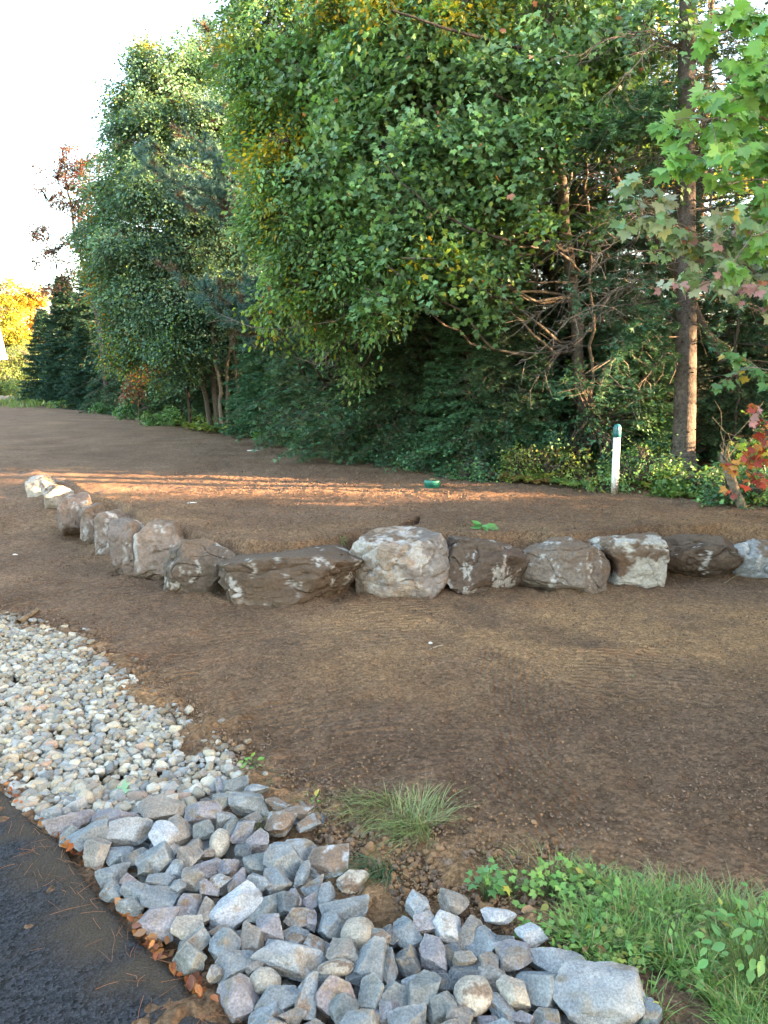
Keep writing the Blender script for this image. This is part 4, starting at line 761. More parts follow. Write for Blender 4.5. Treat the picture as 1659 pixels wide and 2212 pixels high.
# ------------------------------------------------------------------ conifers
def conifer(seed, h, r, T=T_SP, col=((.022, .062, .034), (.032, .078, .040)), gap=.20, ntw=20, spr=.085, bare=.0, droop=.25, trunk=.09, topz=1., dens=8, dead=0, lift=.0, colj=None):
    rng = np.random.default_rng(seed); wood = Acc(); lf = Acc()
    tube1(wood, [(0, 0, -.15), (.02, 0, h*.5), (0, 0, h)], trunk, .012, 8, (.095, .072, .055), 16, .03, seed)
    z = bare
    while z < h*topz-.1:
        nb = rng.integers(4, 7); a0 = rng.uniform(0, 2*PI)
        for k in range(nb):
            zz = z+rng.uniform(-.5, .5)*gap; az = a0+k*2*PI/nb+rng.normal(0, .25); L = r*max(0., 1-max(zz, 0)/h)**.75*rng.uniform(.65, 1.12)+.08
            t = np.linspace(0, 1, 7)[:, None]; D = np.array([math.cos(az), math.sin(az), 0]); upb = .35*(zz/h)+lift
            bp = np.array([0, 0, zz])+D*L*t+np.array([0, 0, 1.])*(upb*L*t-droop*L*t*t+.10*L*t**4)
            V, F = tubes(bp[None], np.linspace(.012+.006*L, .003, 7)[None], 4); wood.add(V, [F], (.09, .07, .055))
            nt = max(4, int(ntw*L)); u = np.linspace(.12, 1, nt); sd_ = np.where(np.arange(nt) % 2, 1, -1)
            s0 = np.stack([np.interp(u, t[:, 0], bp[:, q]) for q in range(3)], 1); T0 = nrm(np.gradient(s0, axis=0)) if nt > 1 else np.tile(D, (nt, 1))
            side = np.array([-D[1], D[0], 0]); tl = (.38*L*(1.05-u)**.8+.07)*rng.uniform(.7, 1.2, nt)
            td = nrm(T0*.75+side*sd_[:, None]*.75+np.array([0, 0, -.12])+.12*rn(rng, nt))
            m = dens; id_ = np.repeat(np.arange(nt), m); f = np.tile((np.arange(m)+.3)/m, nt)+rng.uniform(-.05, .05, nt*m)
            pos = s0[id_]+td[id_]*(tl[id_]*f)[:, None]-np.array([0, 0, .12])*(tl[id_]*f*f)[:, None]
            alt = np.where(rng.random(nt*m) < .5, 1, -1)[:, None]; tip = td[id_]+.55*alt*np.cross(td[id_], np.array([0, 0, 1.]))+.2*rn(rng, nt*m); nor = np.array([0, 0, 1.])+.4*rn(rng, nt*m)
            c = np.array(col)[rng.integers(len(col), size=nt*m)]*(1+.25*rng.normal(size=(nt, 1))[id_]*1.0).clip(.5, 1.8)
            c = c*(1+.7*(f > .8)[:, None]*np.array([1, 1, .4])*rng.random())
            leaves(lf, pos, nor, tip, spr*rng.uniform(.7, 1.3, nt*m), c.clip(.005, .5), T)
        z += gap*rng.uniform(.8, 1.3)
    if dead:
        n = dead; zz = rng.uniform(.2, max(bare, h*.5), n); az = rng.uniform(0, 2*PI, n); L = rng.uniform(.4, 1.6, n)*r*.7; D = np.stack([np.cos(az), np.sin(az), np.zeros(n)], 1)
        t = np.linspace(0, 1, 6)[None, :, None]; P = np.stack([np.zeros(n), np.zeros(n), zz], 1)[:, None]+D[:, None]*L[:, None, None]*t+np.array([0, 0, 1.])*(.1*t-.45*t*t)*L[:, None, None]+.04*rng.normal(size=(n, 6, 3))*t
        V, F = tubes(P, np.linspace(.010, .003, 6)[None].repeat(n, 0), 4); wood.add(V, [F], (.15, .125, .10))
        m = 7; id_ = np.repeat(np.arange(n), m); q = rng.integers(2, 6, n*m); s0 = P[id_, q]; d = nrm(D[id_]+.8*rn(rng, n*m)-np.array([0, 0, .3])); l = rng.uniform(.1, .45, n*m)[:, None]
        Pt = np.stack([s0, s0+d*l*.5+.02*rn(rng, n*m), s0+d*l], 1); V, F = tubes(Pt, np.tile([.0045, .0035, .002], (n*m, 1)), 3); wood.add(V, [F], (.17, .14, .11))
    return mesh('trunk', np.concatenate(wood.V), [np.concatenate(v) for v in wood.F.values()], np.concatenate(wood.C), M['bark'], True), mesh('crown', np.concatenate(lf.V), [np.concatenate(v) for v in lf.F.values()], np.concatenate(lf.C), M['needle'])
def put(kind, name, label, loc, rz=0, sc=1, group=None, cat='tree'):
    t_ = thing(name, label, cat, loc, rz, group); t_.scale = (sc,)*3 if np.isscalar(sc) else sc
    link('trunk', kind[0], t_); link('crown', kind[1], t_); return t_
blue = ((.040, .10, .072), (.052, .12, .08), (.045, .09, .06))
K_sp = conifer(1, 6.2, 1.8, col=blue, gap=.115, dens=11, ntw=24, spr=.16)
K_fir = conifer(2, 4.2, 1.6, col=((.065, .155, .088), (.085, .19, .10), (.07, .15, .068)), gap=.13, dens=11, ntw=26, spr=.10)
K_hem = conifer(3, 7.5, 2.1, col=((.055, .13, .075), (.072, .155, .08), (.09, .11, .05)), gap=.17, dens=10, ntw=22, spr=.11, droop=.5, bare=.25, dead=40)
K_bk = conifer(4, 13., 2.8, col=((.018, .045, .026), (.026, .056, .03)), gap=.42, dens=6, ntw=9, spr=.17, bare=2.2, dead=70, trunk=.14)
K_bk2 = conifer(5, 11., 2.6, col=((.03, .06, .026), (.05, .08, .03)), gap=.40, dens=6, ntw=9, spr=.17, bare=.3, dead=30, trunk=.12)
# far spruces at the left
for px, y, s, lb in [(175, 42, .95, 'spruce half hidden between the two far pointed spruces'), (152, 38, 1.0, 'bluish spruce with a pointed top at the left end of the woods'), (222, 36, 1.12, 'taller dark spruce just right of the pointed bluish one'), (105, 41, .8, 'smaller spruce beside the yellow maples'), (190, 34, .62, 'short bushy spruce in front of the far spruces'), (255, 33, .85, 'shaded spruce against the big green tree')]:
    b = ground_at(px, y); put(K_sp, 'spruce_tree', lb, b, px, (s*.95, s*.95, s), 'spruces at the far left')
# understory firs along the edge
for px, y, k, s, lb in [(600, 19.5, K_fir, .95, 'young fir right of the slender trunks'), (650, 17.8, K_fir, .85, 'bright young fir at the bend of the soil edge'), (585, 18.6, K_fir, .8, 'dense young fir against the pine trunk'), (712, 16.0, K_hem, .95, 'drooping dark hemlock above the soil bend'), (700, 16.2, K_fir, .42, 'low spreading fir at the soil edge near the dead twigs'), (765, 15.0, K_fir, .62, 'small fir touching the soil left of the dark hollow'),
                        (812, 13.6, K_hem, 1.0, 'green cedar-like tree hanging down in front of the dark hollow'), (900, 12.9, K_hem, .6, 'dark conifer behind the septic lid'), (1010, 11.7, K_fir, .66, 'low fir sweeping over the ground right of the septic lid'), (1085, 11.3, K_hem, .46, 'feathery hemlock right of the low fir'), (1160, 11.1, K_fir, .42, 'small fir lit at the edge left of the white pipe'),
                        (1340, 11.3, K_hem, .42, 'thin hemlock behind the white pipe'), (1385, 11.1, K_fir, .56, 'fir with blue-green branches between pipe and big trunk'), (1560, 12.0, K_hem, .5, 'thin conifer right of the big spruce trunk'), (1650, 12.6, K_fir, .8, 'fir in shade at the right photo edge'), (950, 14.0, K_hem, 1.1, 'tall dark hemlock in the centre of the woods'), (1110, 13.6, K_hem, 1.1, 'tall dark hemlock behind the small firs'), (1310, 13.2, K_hem, 1.05, 'hemlock behind the central maple trunk')]:
    b = ground_at(px, y); put(k, 'fir_tree' if k is K_fir else 'hemlock_tree', lb, b, px*.7, s)
for px, y, s_ in ((450, 26, 1.0), (520, 25, .9), (585, 25.5, 1.1), (400, 28, 1.0), (340, 29, .9), (640, 22, 1.0), (290, 31, .9)):
    put(K_hem, 'hemlock_tree', 'shaded hemlock behind the leafy trees left of centre', ground_at(px, y), px, (s_*1.1, s_*1.1, s_), 'hemlocks behind the leafy trees')
# deep woods
rng = np.random.default_rng(77); nbk = 0
for yy in np.arange(17, 44, 3.1):
    for xx in np.arange(-14, 24, 2.6):
        x_ = xx+rng.uniform(-1, 1); y_ = yy+rng.uniform(-1.2, 1.2)
        if tree_in(np.array([x_]), np.array([y_]))[0] < 2.6 or x_/y_ > .95 or x_/y_ < -.62 or rng.random() < .22: continue
        if y_ > 30 and x_/y_ > -.1: continue
        put(K_bk if rng.random() < .6 else K_bk2, 'background_spruce', 'tall dark conifer standing deep in the woods behind the front trees', (x_, y_, Hs(x_, y_)-.1), rng.uniform(0, 6), rng.uniform(.75, 1.1), 'conifers deep in the woods'); nbk += 1
# unseen wood to the right: trees placed to shade the soil, sun gap kept
K_sh = conifer(6, 9., 2.3, col=((.03, .06, .026), (.05, .08, .03)), gap=.36, dens=7, ntw=9, spr=.2, bare=.0, dead=10, trunk=.12, droop=.45)
k = 0; rng = np.random.default_rng(4)
for s_, ts in [(9.2, (-3.0, -5.5, -8.0, 2.9, 5.2)), (11.6, (-3.0, -5.0, -7.3, -9.6, 2.85, 4.8)), (14.2, (-3.05, -5.4, -7.7, -10.1, 2.85, 5.3)), (16.8, (-3.0, -4.9, -7.1, -9.3, -11.6, 2.8, 4.9)), (19.5, (-3.4, -5.4, -7.6, -9.8, 3.2))]:
    for t__ in ts:
        x_ = s_; y_ = 10.-s_*math.tan(rad(7))+t__+rng.uniform(-.15, .15); k += 1; sc_ = rng.uniform(.92, 1.1)
        t__ and put(K_sh, 'background_spruce', 'conifer of the unseen wood right of the view, placed to shade the soil', (x_, y_, Hs(x_, y_)-.1), k*1.3, (sc_, sc_, sc_*1.1), 'unseen shade conifers right of the view')
for (x_, t__, zs) in ((8.4, .2, 1.3), (11.2, -.3, 1.4), (14.2, .2, 1.65)):  # high-crowned trees added in the sun gap so only low light passes under
    y_ = 10.-x_*math.tan(rad(7))+t__; put(K_bk, 'background_spruce', 'conifer of the unseen wood right of the view, placed to shade the soil', (x_, y_, Hs(x_, y_)+(x_-8)*.1), x_, (.9, .9, zs), 'unseen shade conifers right of the view')
# pine with long bluish needles
b = ground_at(590, 18.9); t_ = thing('pine_tree', 'pine with long blue-green needle tufts in front of the big green tree', 'tree', b); wood = Acc(); lf = Acc(); rng = np.random.default_rng(42)
TPn = tube1(wood, [(0, 0, -.2), at(580, 600, 18.4)-b, at(565, 250, 18.4)-b, at(550, -60, 18.4)-b], .11, .04, 8, (.10, .075, .06), 24, .05, 3)
brs = [((575, 400), (300, 350), 15.6), ((572, 360), (330, 320), 15.8), ((572, 330), (400, 280), 15.6), ((575, 420), (420, 400), 15.2), ((570, 300), (470, 230), 15.6), ((575, 430), (380, 430), 15.9), ((572, 380), (440, 330), 15.0), ((575, 440), (470, 440), 15.4),
       ((600, 640), (375, 590), 15.6), ((600, 650), (440, 620), 15.2), ((600, 640), (520, 590), 15.0), ((600, 680), (455, 665), 15.6), ((595, 660), (560, 640), 14.8), ((600, 600), (640, 580), 15.),
       ((560, 130), (420, 40), 16), ((560, 160), (450, 90), 16), ((560, 120), (500, 30), 15.6), ((560, 60), (520, -20), 16), ((565, 200), (500, 140), 15.8), ((560, 100), (610, 10), 15.8), ((580, 720), (520, 705), 15.6)]
for (p0, p1, yb) in brs:
    a_ = at(*p0, 18.4)-b; e_ = at(*p1, yb+.7)-b; L = np.linalg.norm(e_-a_); mid = a_*.5+e_*.5-np.array([0, 0, .16*L])
    BP = tube1(wood, [a_, mid, e_], .02, .008, 5, (.14, .10, .075), 12, .06, int(p1[0]))
    n = int(9*L)+6; u = rng.uniform(.25, 1, n); s0 = np.stack([np.interp(u, np.linspace(0, 1, 12), BP[:, q]) for q in range(3)], 1); D = nrm(e_-a_)
    d = nrm(D*.5+.55*rn(rng, n)+np.array([0, 0, .35])); l = rng.uniform(.12, .42, n)[:, None]; e = s0+d*l
    V, F = tubes(np.stack([s0, (s0+e)/2-np.array([0, 0, .02]), e], 1), np.tile([.007, .006, .005], (n, 1)), 3); wood.add(V, [F], (.13, .10, .07))
    m = 95; id_ = np.repeat(np.arange(n), m); f = rng.uniform(-.35, .15, n*m)[:, None]; pos = e[id_]+d[id_]*f*.45
    tip = d[id_]*1.0+.62*rn(rng, n*m)+np.array([0, 0, .12]); brown = (rng.random(n) < .13)[id_][:, None]
    c = np.where(brown, np.array([.13, .095, .06]), np.array([.095, .185, .155]))*rng.uniform(.7, 1.35, (n*m, 1))
    leaves(lf, pos, rn(rng, n*m), tip, rng.uniform(.09, .16, n*m), c, T_ND, 3.0)
wood.build('trunk', M['bark'], t_, True); lf.build('crown', M['needle'], t_)
# big spruce trunk on the right with dead branches and green sprays
b = ground_at(1483, 10.25); b[2] = Hs(b[0], b[1])-.05
t_ = thing('spruce_tree', 'big spruce with thick bare trunk and dead branches on the right', 'tree', b); wood = Acc(); rng = np.random.default_rng(11)
top = at(1490, -120, 10.25)-b; n = 60; zz = np.linspace(-.1, top[2], n); P = np.column_stack([np.linspace(0, top[0], n)+.02*np.sin(zz), np.zeros(n), zz]); R = .145*(1-.35*zz/top[2])+.13*np.exp(-(zz+.1)/.16)
k = 26; V, F = tubes(P[None], R[None], k); an = np.arctan2(V[:, 1], V[:, 0]-np.interp(V[:, 2], P[:, 2], P[:, 0])); V[:, :2] *= 1; fl = .10*np.cos(an*4+1)*np.exp(-(V[:, 2]+.1)/.14)
V[:, 0] += np.cos(an)*fl*.7; V[:, 1] += np.sin(an)*fl*.7; rgh = .006*fbm(V*np.array([1, 1, .6]), .05, 3, 4); V[:, 0] += np.cos(an)*rgh; V[:, 1] += np.sin(an)*rgh
wood.add(V, [F], np.clip(np.array([.098, .082, .068])*(1+.3*fbm(V, .10, 3, 8)[:, None]), .03, .4))
# branch stubs
for q in range(26):
    z_ = rng.uniform(.2, 3.6); a_ = rng.uniform(PI, 2*PI); xx = np.interp(z_, P[:, 2], P[:, 0]); rr = np.interp(z_, P[:, 2], R); d = np.array([math.cos(a_), math.sin(a_), -.1]); s0 = np.array([xx, 0, z_])+d*rr*.9
    tube1(wood, [s0, s0+d*.035], .013, .008, 6, (.05, .035, .028), 3)
wood.build('trunk', M['bark'], t_, True)
br = Acc(); lf = Acc()
tg = [((1480, 540), (1130, 700), 9.4), ((1478, 620), (1120, 790), 9.2), ((1480, 640), (1150, 830), 9.0), ((1480, 440), (1300, 400), 9.6), ((1482, 300), (1240, 310), 9.6), ((1480, 250), (1330, 240), 9.4), ((1480, 420), (1330, 430), 9.2), ((1480, 480), (1200, 540), 9.3), ((1480, 500), (1280, 560), 9.0), ((1480, 590), (1230, 640), 9.6),
      ((1480, 210), (1640, 170), 9.8), ((1480, 330), (1600, 300), 9.6), ((1480, 660), (1330, 760), 9.0), ((1480, 700), (1300, 800), 8.9), ((1480, 560), (1600, 640), 9.5), ((1480, 700), (1590, 780), 9.6), ((1480, 120), (1340, 90), 9.6), ((1480, 60), (1620, 100), 9.5), ((1480, 150), (1620, 60), 9.7), ((1480, 380), (1350, 330), 9.8), ((1480, 760), (1370, 850), 9.4), ((1482, 730), (1250, 850), 9.1)]
for q in range(44): zp = rng.uniform(60, 760); sgn = rng.choice([-1, 1]); tg.append(((1482, zp), (1482+sgn*rng.uniform(80, 260), zp+rng.uniform(-60, 130)), rng.uniform(9.2, 11.4)))
for i, (p0, p1, yb) in enumerate(tg):
    a_ = at(*p0, 10.25)-b; e_ = at(*p1, yb)-b; L = np.linalg.norm(e_-a_); mid = a_*.5+e_*.5+np.array([0, 0, .13*L]); cb = np.array([.16, .13, .10])*rng.uniform(.6, 1.5)
    BP = tube1(br, [a_, a_*.7+e_*.3+np.array([0, 0, .09*L]), mid, e_], .010, .003, 5, cb*.8, 16, .07, i*3)
    n = int(16*L); u = rng.uniform(.15, 1, n); s0 = np.stack([np.interp(u, np.linspace(0, 1, 16), BP[:, q]) for q in range(3)], 1); D = nrm(e_-a_)
    d = nrm(D*.8+.6*rn(rng, n)-np.array([0, 0, .25])); l = rng.uniform(.08, .5, n)[:, None]; mdd = s0+d*l*.5+.03*rn(rng, n); e = s0+d*l
    V, F = tubes(np.stack([s0, mdd, e], 1), np.tile([.0042, .0034, .002], (n, 1)), 3); br.add(V, [F], cb*1.15)
    if rng.random() < .40 or i in (12, 13, 20):
        m = 34; k_ = rng.random(n) < .7; nn = k_.sum()*m; id_ = np.repeat(np.where(k_)[0], m); f = rng.random(nn)[:, None]; pos = s0[id_]+(e[id_]-s0[id_])*f*1.2; tip = d[id_]+.7*rn(rng, nn)*np.array([1, 1, .4])
        leaves(lf, pos, np.array([0, 0, 1.])+.4*rn(rng, nn), tip, rng.uniform(.06, .12, nn), np.array([.065, .15, .078])*rng.uniform(.6, 1.5, (nn, 1)), T_SP)
br.build('dead_branches', M['bark'], t_, True); lf.build('crown', M['needle'], t_)
# low green boughs between pipe and trunk, and a diagonal dead trunk
b = ground_at(1440, 10.9); t_ = thing('dead_tree', 'thin dead trunk leaning left through the woods behind the big spruce', 'dead tree', b); wa = Acc()
tube1(wa, [at(1560, 780, 11.6)-b, at(1440, 540, 11.4)-b, at(1300, 340, 11.2)-b], .06, .04, 8, (.12, .095, .075), 14, .05, 5); wa.build('trunk', M['bark'], t_, True)
# ------------------------------------------------------------------ near maple at the right, trunk outside the view
b = np.array([4.9, 5.6, .3]); GN = [(.16, .32, .07), (.13, .28, .08), (.19, .36, .07)]; GP = [(.30, .37, .22), (.22, .32, .16), (.34, .38, .25), (.16, .27, .12)]
NT = [b, at(1960, 800, 5.6), at(1950, 200, 5.6), at(1930, -400, 5.6)]
pk = ((.05, PNK), (.02, (.5, .16, .12)), (.05, (.4, .36, .1)))
t_ = thing('maple_tree', 'near maple with bright green and pinkish leaves reaching in from the right photo edge', 'tree', b); wood = Acc(); lf = Acc(); rng = np.random.default_rng(6)
tube1(wood, [q-b for q in NT], .10, .05, 10, (.17, .15, .13), 16, .04, 2)
def bough(p0, pts, y0, y1, npair, lsz, greens, ext, rad_=.011, hang=.10, col=(.22, .18, .14)):
    pp_ = [at(*p0, y0)-b]+[at(px, py, y0+(y1-y0)*(i+1)/len(pts))-b for i, (px, py) in enumerate(pts)]
    BP = tube1(wood, pp_, rad_, .0035, 6, col, 24, .03, int(p0[1])); n = npair; u = rng.uniform(.12, 1, n)
    s0 = np.stack([np.interp(u, np.linspace(0, 1, 24), BP[:, q]) for q in range(3)], 1); D = nrm(BP[-1]-BP[0]); d = nrm(D*.5+.75*rn(rng, n)*np.array([1, 1, .5])-np.array([0, 0, .12])); l = rng.uniform(.06, .34, n)[:, None]; e = s0+d*l
    V, F = tubes(np.stack([s0, (s0+e)/2+np.array([0, 0, .015]), e], 1), np.tile([.0035, .0028, .002], (n, 1)), 3); wood.add(V, [F], col)
    m = 8; nn = n*m; id_ = np.repeat(np.arange(n), m); f = rng.uniform(.3, 1.0, nn)[:, None]; q0 = s0[id_]+(e[id_]-s0[id_])*f; pd = nrm(d[id_]+.9*rn(rng, nn)); pe = q0+pd*rng.uniform(.02, .06, nn)[:, None]-np.array([0, 0, .015])
    V, F = tubes(np.stack([q0, pe], 1), np.full((nn, 2), .0011), 3); wood.add(V, [F], (.25, .12, .08))
    tip = pd*.7-np.array([0, 0, .75])+.3*rn(rng, nn); nor = np.array([0, -.7, .6])+.55*rn(rng, nn)
    leaves(lf, pe, nor, tip, lsz*rng.uniform(.65, 1.15, nn), pal(rng, nn, greens, ext), T_MP)
bough((1950, 700), [(1800, 680), (1659, 608), (1560, 545), (1470, 490), (1400, 440), (1372, 380)], 5.6, 5.2, 34, .085, GP, pk, .013)
bough((1950, 640), [(1700, 560), (1560, 520), (1440, 500), (1400, 520)], 5.6, 5.3, 26, .08, GP, pk)
bough((1950, 760), [(1700, 640), (1580, 600), (1500, 620), (1490, 640)], 5.6, 5.2, 20, .075, GP, ((.30, PNK),))
bough((1950, 500), [(1720, 460), (1620, 440), (1540, 520)], 5.6, 5.0, 20, .085, GP, pk)
for p0, pts, n in [((1950, 420), [(1750, 300), (1640, 250), (1520, 260)], 30), ((1950, 400), [(1720, 340), (1600, 320), (1500, 345)], 30), ((1950, 300), [(1750, 220), (1640, 190), (1560, 230)], 28), ((1950, 480), [(1740, 410), (1640, 390), (1570, 400)], 26), ((1950, 200), [(1720, 150), (1640, 130), (1580, 170)], 22),
                   ((1950, 560), [(1740, 520), (1660, 500), (1620, 505)], 16), ((1950, 100), [(1720, 60), (1600, 40), (1520, 80)], 22)]:
    bough(p0, pts, 5.6, 4.8, n, .095, GN, ((.05, LIM),))
bough((1950, 900), [(1760, 840), (1680, 800), (1610, 790)], 5.6, 5.8, 22, .075, [(.10, .20, .06), (.08, .17, .06)], ((.06, (.4, .3, .05)),))
wood.build('trunk', M['bark'], t_, True); lf.build('crown', M['leaf'], t_)
# red maple sapling at the right edge
b = np.array([*on_up(1690, 1120)[:2], 0]); b[2] = Hs(b[0], b[1])
t_ = thing('maple_sapling', 'young maple with red and orange leaves at the right photo edge', 'sapling', b); wood = Acc(); lf = Acc()
y0 = b[1]
tube1(wood, [(0, 0, -.05), at(1680, 1000, y0)-b, at(1670, 860, y0)-b], .012, .005, 6, (.15, .10, .08), 12, .02, 1)
REDS = [(.32, .05, .03), (.42, .12, .03), (.26, .045, .03), (.46, .20, .04), (.14, .2, .05)]
bough((1685, 960), [(1660, 920), (1640, 900)], y0, y0-.15, 8, .075, REDS, ((.1, PNK),), .005)
bough((1690, 1010), [(1655, 985), (1630, 990)], y0, y0-.2, 8, .075, REDS, ((.1, YEL),), .005)
bough((1690, 1060), [(1660, 1030), (1632, 1035)], y0, y0-.2, 8, .075, REDS, ((.2, (.6, .1, .05)),), .005)
bough((1690, 1000), [(1670, 960), (1655, 945)], y0, y0+.2, 5, .075, REDS, ((.2, LIM),), .005)
wood.build('trunk', M['bark'], t_, True); lf.build('crown', M['leaf'], t_)
# ------------------------------------------------------------------ ground plants
GR_ = [(.14, .25, .06), (.18, .29, .07), (.23, .31, .09), (.11, .21, .06)]
def blades(acc, c, n, R, h, rng, cols, lean=.5, dirv=None, wd=.0035, straw=.12):
    """curved grass blades as 4-segment ribbons"""
    a = rng.uniform(0, 2*PI, n); r = R*np.sqrt(rng.random(n)); b0 = np.array(c)+np.column_stack([np.cos(a)*r, np.sin(a)*r, np.zeros(n)])
    d = np.column_stack([np.cos(a), np.sin(a), np.zeros(n)])*.6+rn(rng, n)*np.array([1, 1, 0])*.6
    if dirv is not None: d = d*.45+np.array(dirv)
    d = nrm(d+1e-6); L = h*rng.uniform(.5, 1.15, n); le = lean*rng.uniform(.3, 1.4, n); t = np.linspace(0, 1, 5)
    P = b0[:, None]+d[:, None]*(L*le)[:, None, None]*(t**1.6)[None, :, None]+np.array([0, 0, 1.])*(L[:, None]*(t-.42*le[:, None]*t**2.2))[..., None]
    sd_ = np.cross(d, [0, 0, 1.]); sd_ = sd_+.5*rn(rng, n)*.5; sd_ = nrm(sd_); wv = wd*np.array([1, 1, .85, .55, .08])*1.
    V = np.stack([P-sd_[:, None]*wv[None, :, None], P+sd_[:, None]*wv[None, :, None]], 2).reshape(-1, 3)
    i = (np.arange(n)[:, None]*10+np.arange(4)[None]*2).ravel(); F = np.stack([i, i+1, i+3, i+2], 1)
    cc = np.array(cols)[rng.integers(len(cols), size=n)]*rng.uniform(.75, 1.25, (n, 1)); st = rng.random(n) < straw; cc[st] = np.array([.30, .235, .12])*rng.uniform(.7, 1.2, (st.sum(), 1))
    acc.add(V, [F], np.repeat(cc, 10, 0))
GPOLY = np.array([on_z(*q)[:2] for q in [(1000, 1935), (1060, 1900), (1120, 1880), (1200, 1880), (1290, 1905), (1370, 1940), (1480, 1960), (1600, 1990), (1720, 2010), (1900, 2050), (1950, 2500), (1500, 2450), (1430, 2215), (1370, 2160), (1290, 2090), (1200, 2030), (1100, 1985), (1020, 1975)]])
rng = np.random.default_rng(31); acc = Acc()
gx = rng.uniform(0, 2.6, 20000); gy = rng.uniform(.7, 3., 20000); dG = poly_d(GPOLY, gx, gy); k = pts_in(GPOLY, gx, gy) & (n2(gx, gy, .16, 2, 5) > -.08-.5*dG) & (np.abs(gx/gy) < .75)
gx, gy = gx[k][:1650], gy[k][:1650]
for a_, b_ in zip(gx, gy):
    h = .06+.075*min(1, max(0, (a_-.4)))+rng.uniform(0, .04); blades(acc, (a_, b_, Hs(a_, b_)-.004), 8, .022, h, rng, GR_, .9, None, .0017, .16)
tag(acc.build('grass', M['leaf']), 'green grass growing over the bank in the bottom right corner', 'grass', kind='stuff')
# low leafy ground cover mixed through it
acc = Acc(); k = rng.choice(len(gx), min(len(gx), 760), replace=False); a_, b_ = gx[k]+rng.normal(0, .03, len(k)), gy[k]+rng.normal(0, .03, len(k)); n = len(a_); m = 6; id_ = np.repeat(np.arange(n), m)
pz = H(a_, b_)
pos = np.column_stack([a_, b_, pz])[id_]+np.column_stack([rng.normal(0, .02, (n*m, 2)), rng.uniform(.008, .05, n*m)])
leaves(acc, pos, np.array([0, -.2, 1.])+.6*rn(rng, n*m), rn(rng, n*m)*np.array([1, 1, .3]), rng.uniform(.012, .034, n*m), pal(rng, n*m, [(.16, .29, .07), (.20, .33, .08), (.12, .24, .07)], ((.05, (.30, .26, .06)), (.03, (.25, .12, .06)))), T_OV, 1.35)
tag(acc.build('ground_cover', M['leaf']), 'small round-leaved ground cover growing through the grass', 'ground cover', kind='stuff')
def weed(px, py, n, sz, L, lab, T=T_MP, col=((.14, .27, .06), (.18, .31, .07)), h=.07, wid=1., name='weed', cat='weed', up=.5, rosette=False, group=None, yo=0.):
    c = hit(px, py); rng = np.random.default_rng(int(px*3+py)); t_ = thing(name, lab, cat, c, 0, group); st = Acc(); lf = Acc()
    a = rng.uniform(0, 2*PI, n); rr = rng.uniform(.15, 1, n)*L; hh = h*rng.uniform(.4, 1.1, n); e = np.column_stack([np.cos(a)*rr, np.sin(a)*rr, hh]); z0 = np.zeros((n, 3)); md = e*.5+np.array([0, 0, .25])*hh[:, None]
    if rosette: e = e*.15
    else: V, F = tubes(np.stack([z0, md, e], 1), np.tile([.002, .0016, .001], (n, 1)), 4); st.add(V, [F], (.12, .16, .06))
    d = np.column_stack([np.cos(a), np.sin(a), np.full(n, up if rosette else -.1)])
    leaves(lf, e, (np.array([0, -.35, 1.])+.35*rn(rng, n)) if not rosette else np.array([0, 0, 1.])+d*np.array([-.5, -.5, 0]), d+.25*rn(rng, n), sz*rng.uniform(.65, 1.15, n), pal(rng, n, col, ((.03, (.3, .28, .06)),)), T, wid)
    if not rosette: st.build('stem', M['leaf'], t_)
    lf.build('foliage', M['leaf'], t_); return t_
weed(1050, 1945, 22, 0.033, .07, 'broad heart-leaved weed leftmost above the coarse rocks', T_M3, ((.12, .26, .07), (.10, .22, .07)), .09, 1.1)
weed(1100, 1935, 29, 0.022, .08, 'small bunch of bright leaves right of the heart-leaved weed', T_MP)
weed(1190, 1940, 40, 0.027, .10, 'jagged leafed weed among tall grass at the top of the bank', T_MP, h=.10)
weed(1270, 1965, 35, 0.024, .09, 'leafy weed with a pinkish dead leaf beside it on the bank', T_MP, h=.08)
weed(1215, 2030, 29, 0.024, .07, 'weed hanging down over the soil above the flat slab', T_MP, h=.04)
weed(1150, 2010, 25, 0.017, .07, 'lacy weed touching the whitish rocks', T_MP, h=.04)
weed(1340, 2080, 35, 0.024, .09, 'yellowing jagged weed beside the largest pale slab', T_MP, ((.16, .26, .06), (.26, .28, .06)), .06)
weed(1510, 2130, 17, 0.087, .05, 'dandelion rosette with long upright pale green leaf near the bottom right', T_OV, ((.13, .24, .075), (.10, .20, .06)), .05, .75, 'dandelion', 'weed', 1.2, True)
weed(1440, 2150, 20, 0.052, .05, 'lower dandelion rosette left of the long-leaved one', T_OV, h=.04, wid=.8, name='dandelion', up=.6, rosette=True)
weed(1620, 2160, 55, 0.039, .16, 'dense clump of broad pointed leaves in the bottom right corner', T_OV, ((.12, .25, .07), (.15, .28, .08)), .22, 1.1)
weed(1660, 2090, 40, 0.035, .12, 'leafy clump at the right photo edge above the corner clump', T_OV, ((.12, .26, .07), (.15, .29, .08)), .18, 1.1)
weed(1560, 2060, 35, 0.022, .10, 'fine leafed weed in the middle of the grass bank', T_OV, h=.10)
weed(1440, 2030, 35, 0.022, .09, 'small weed with pale leaves on the upper grass bank', T_OV, h=.09)
weed(1380, 2160, 29, 0.016, .07, 'tiny leaved creeping weed right of the largest pale slab', T_OV, h=.03)
weed(545, 1655, 17, 0.032, .05, 'little green weed at the end of the small gravel', T_OV, h=.03)
weed(680, 1742, 15, 0.016, .05, 'tiny weeds along the soil edge left of the grass tuft', T_OV, h=.02)
weed(1043, 1146, 9, 0.110, .05, 'fresh green leafy sprig lying behind the round brown boulder', T_OV, ((.10, .25, .06), (.14, .3, .1)), .05, 1.2, 'leafy_sprig', 'sprig')
weed(1500, 1462+0, 3, .03, .02, 'single small green leaf on the raked soil at right', T_OV, h=.015) if False else None
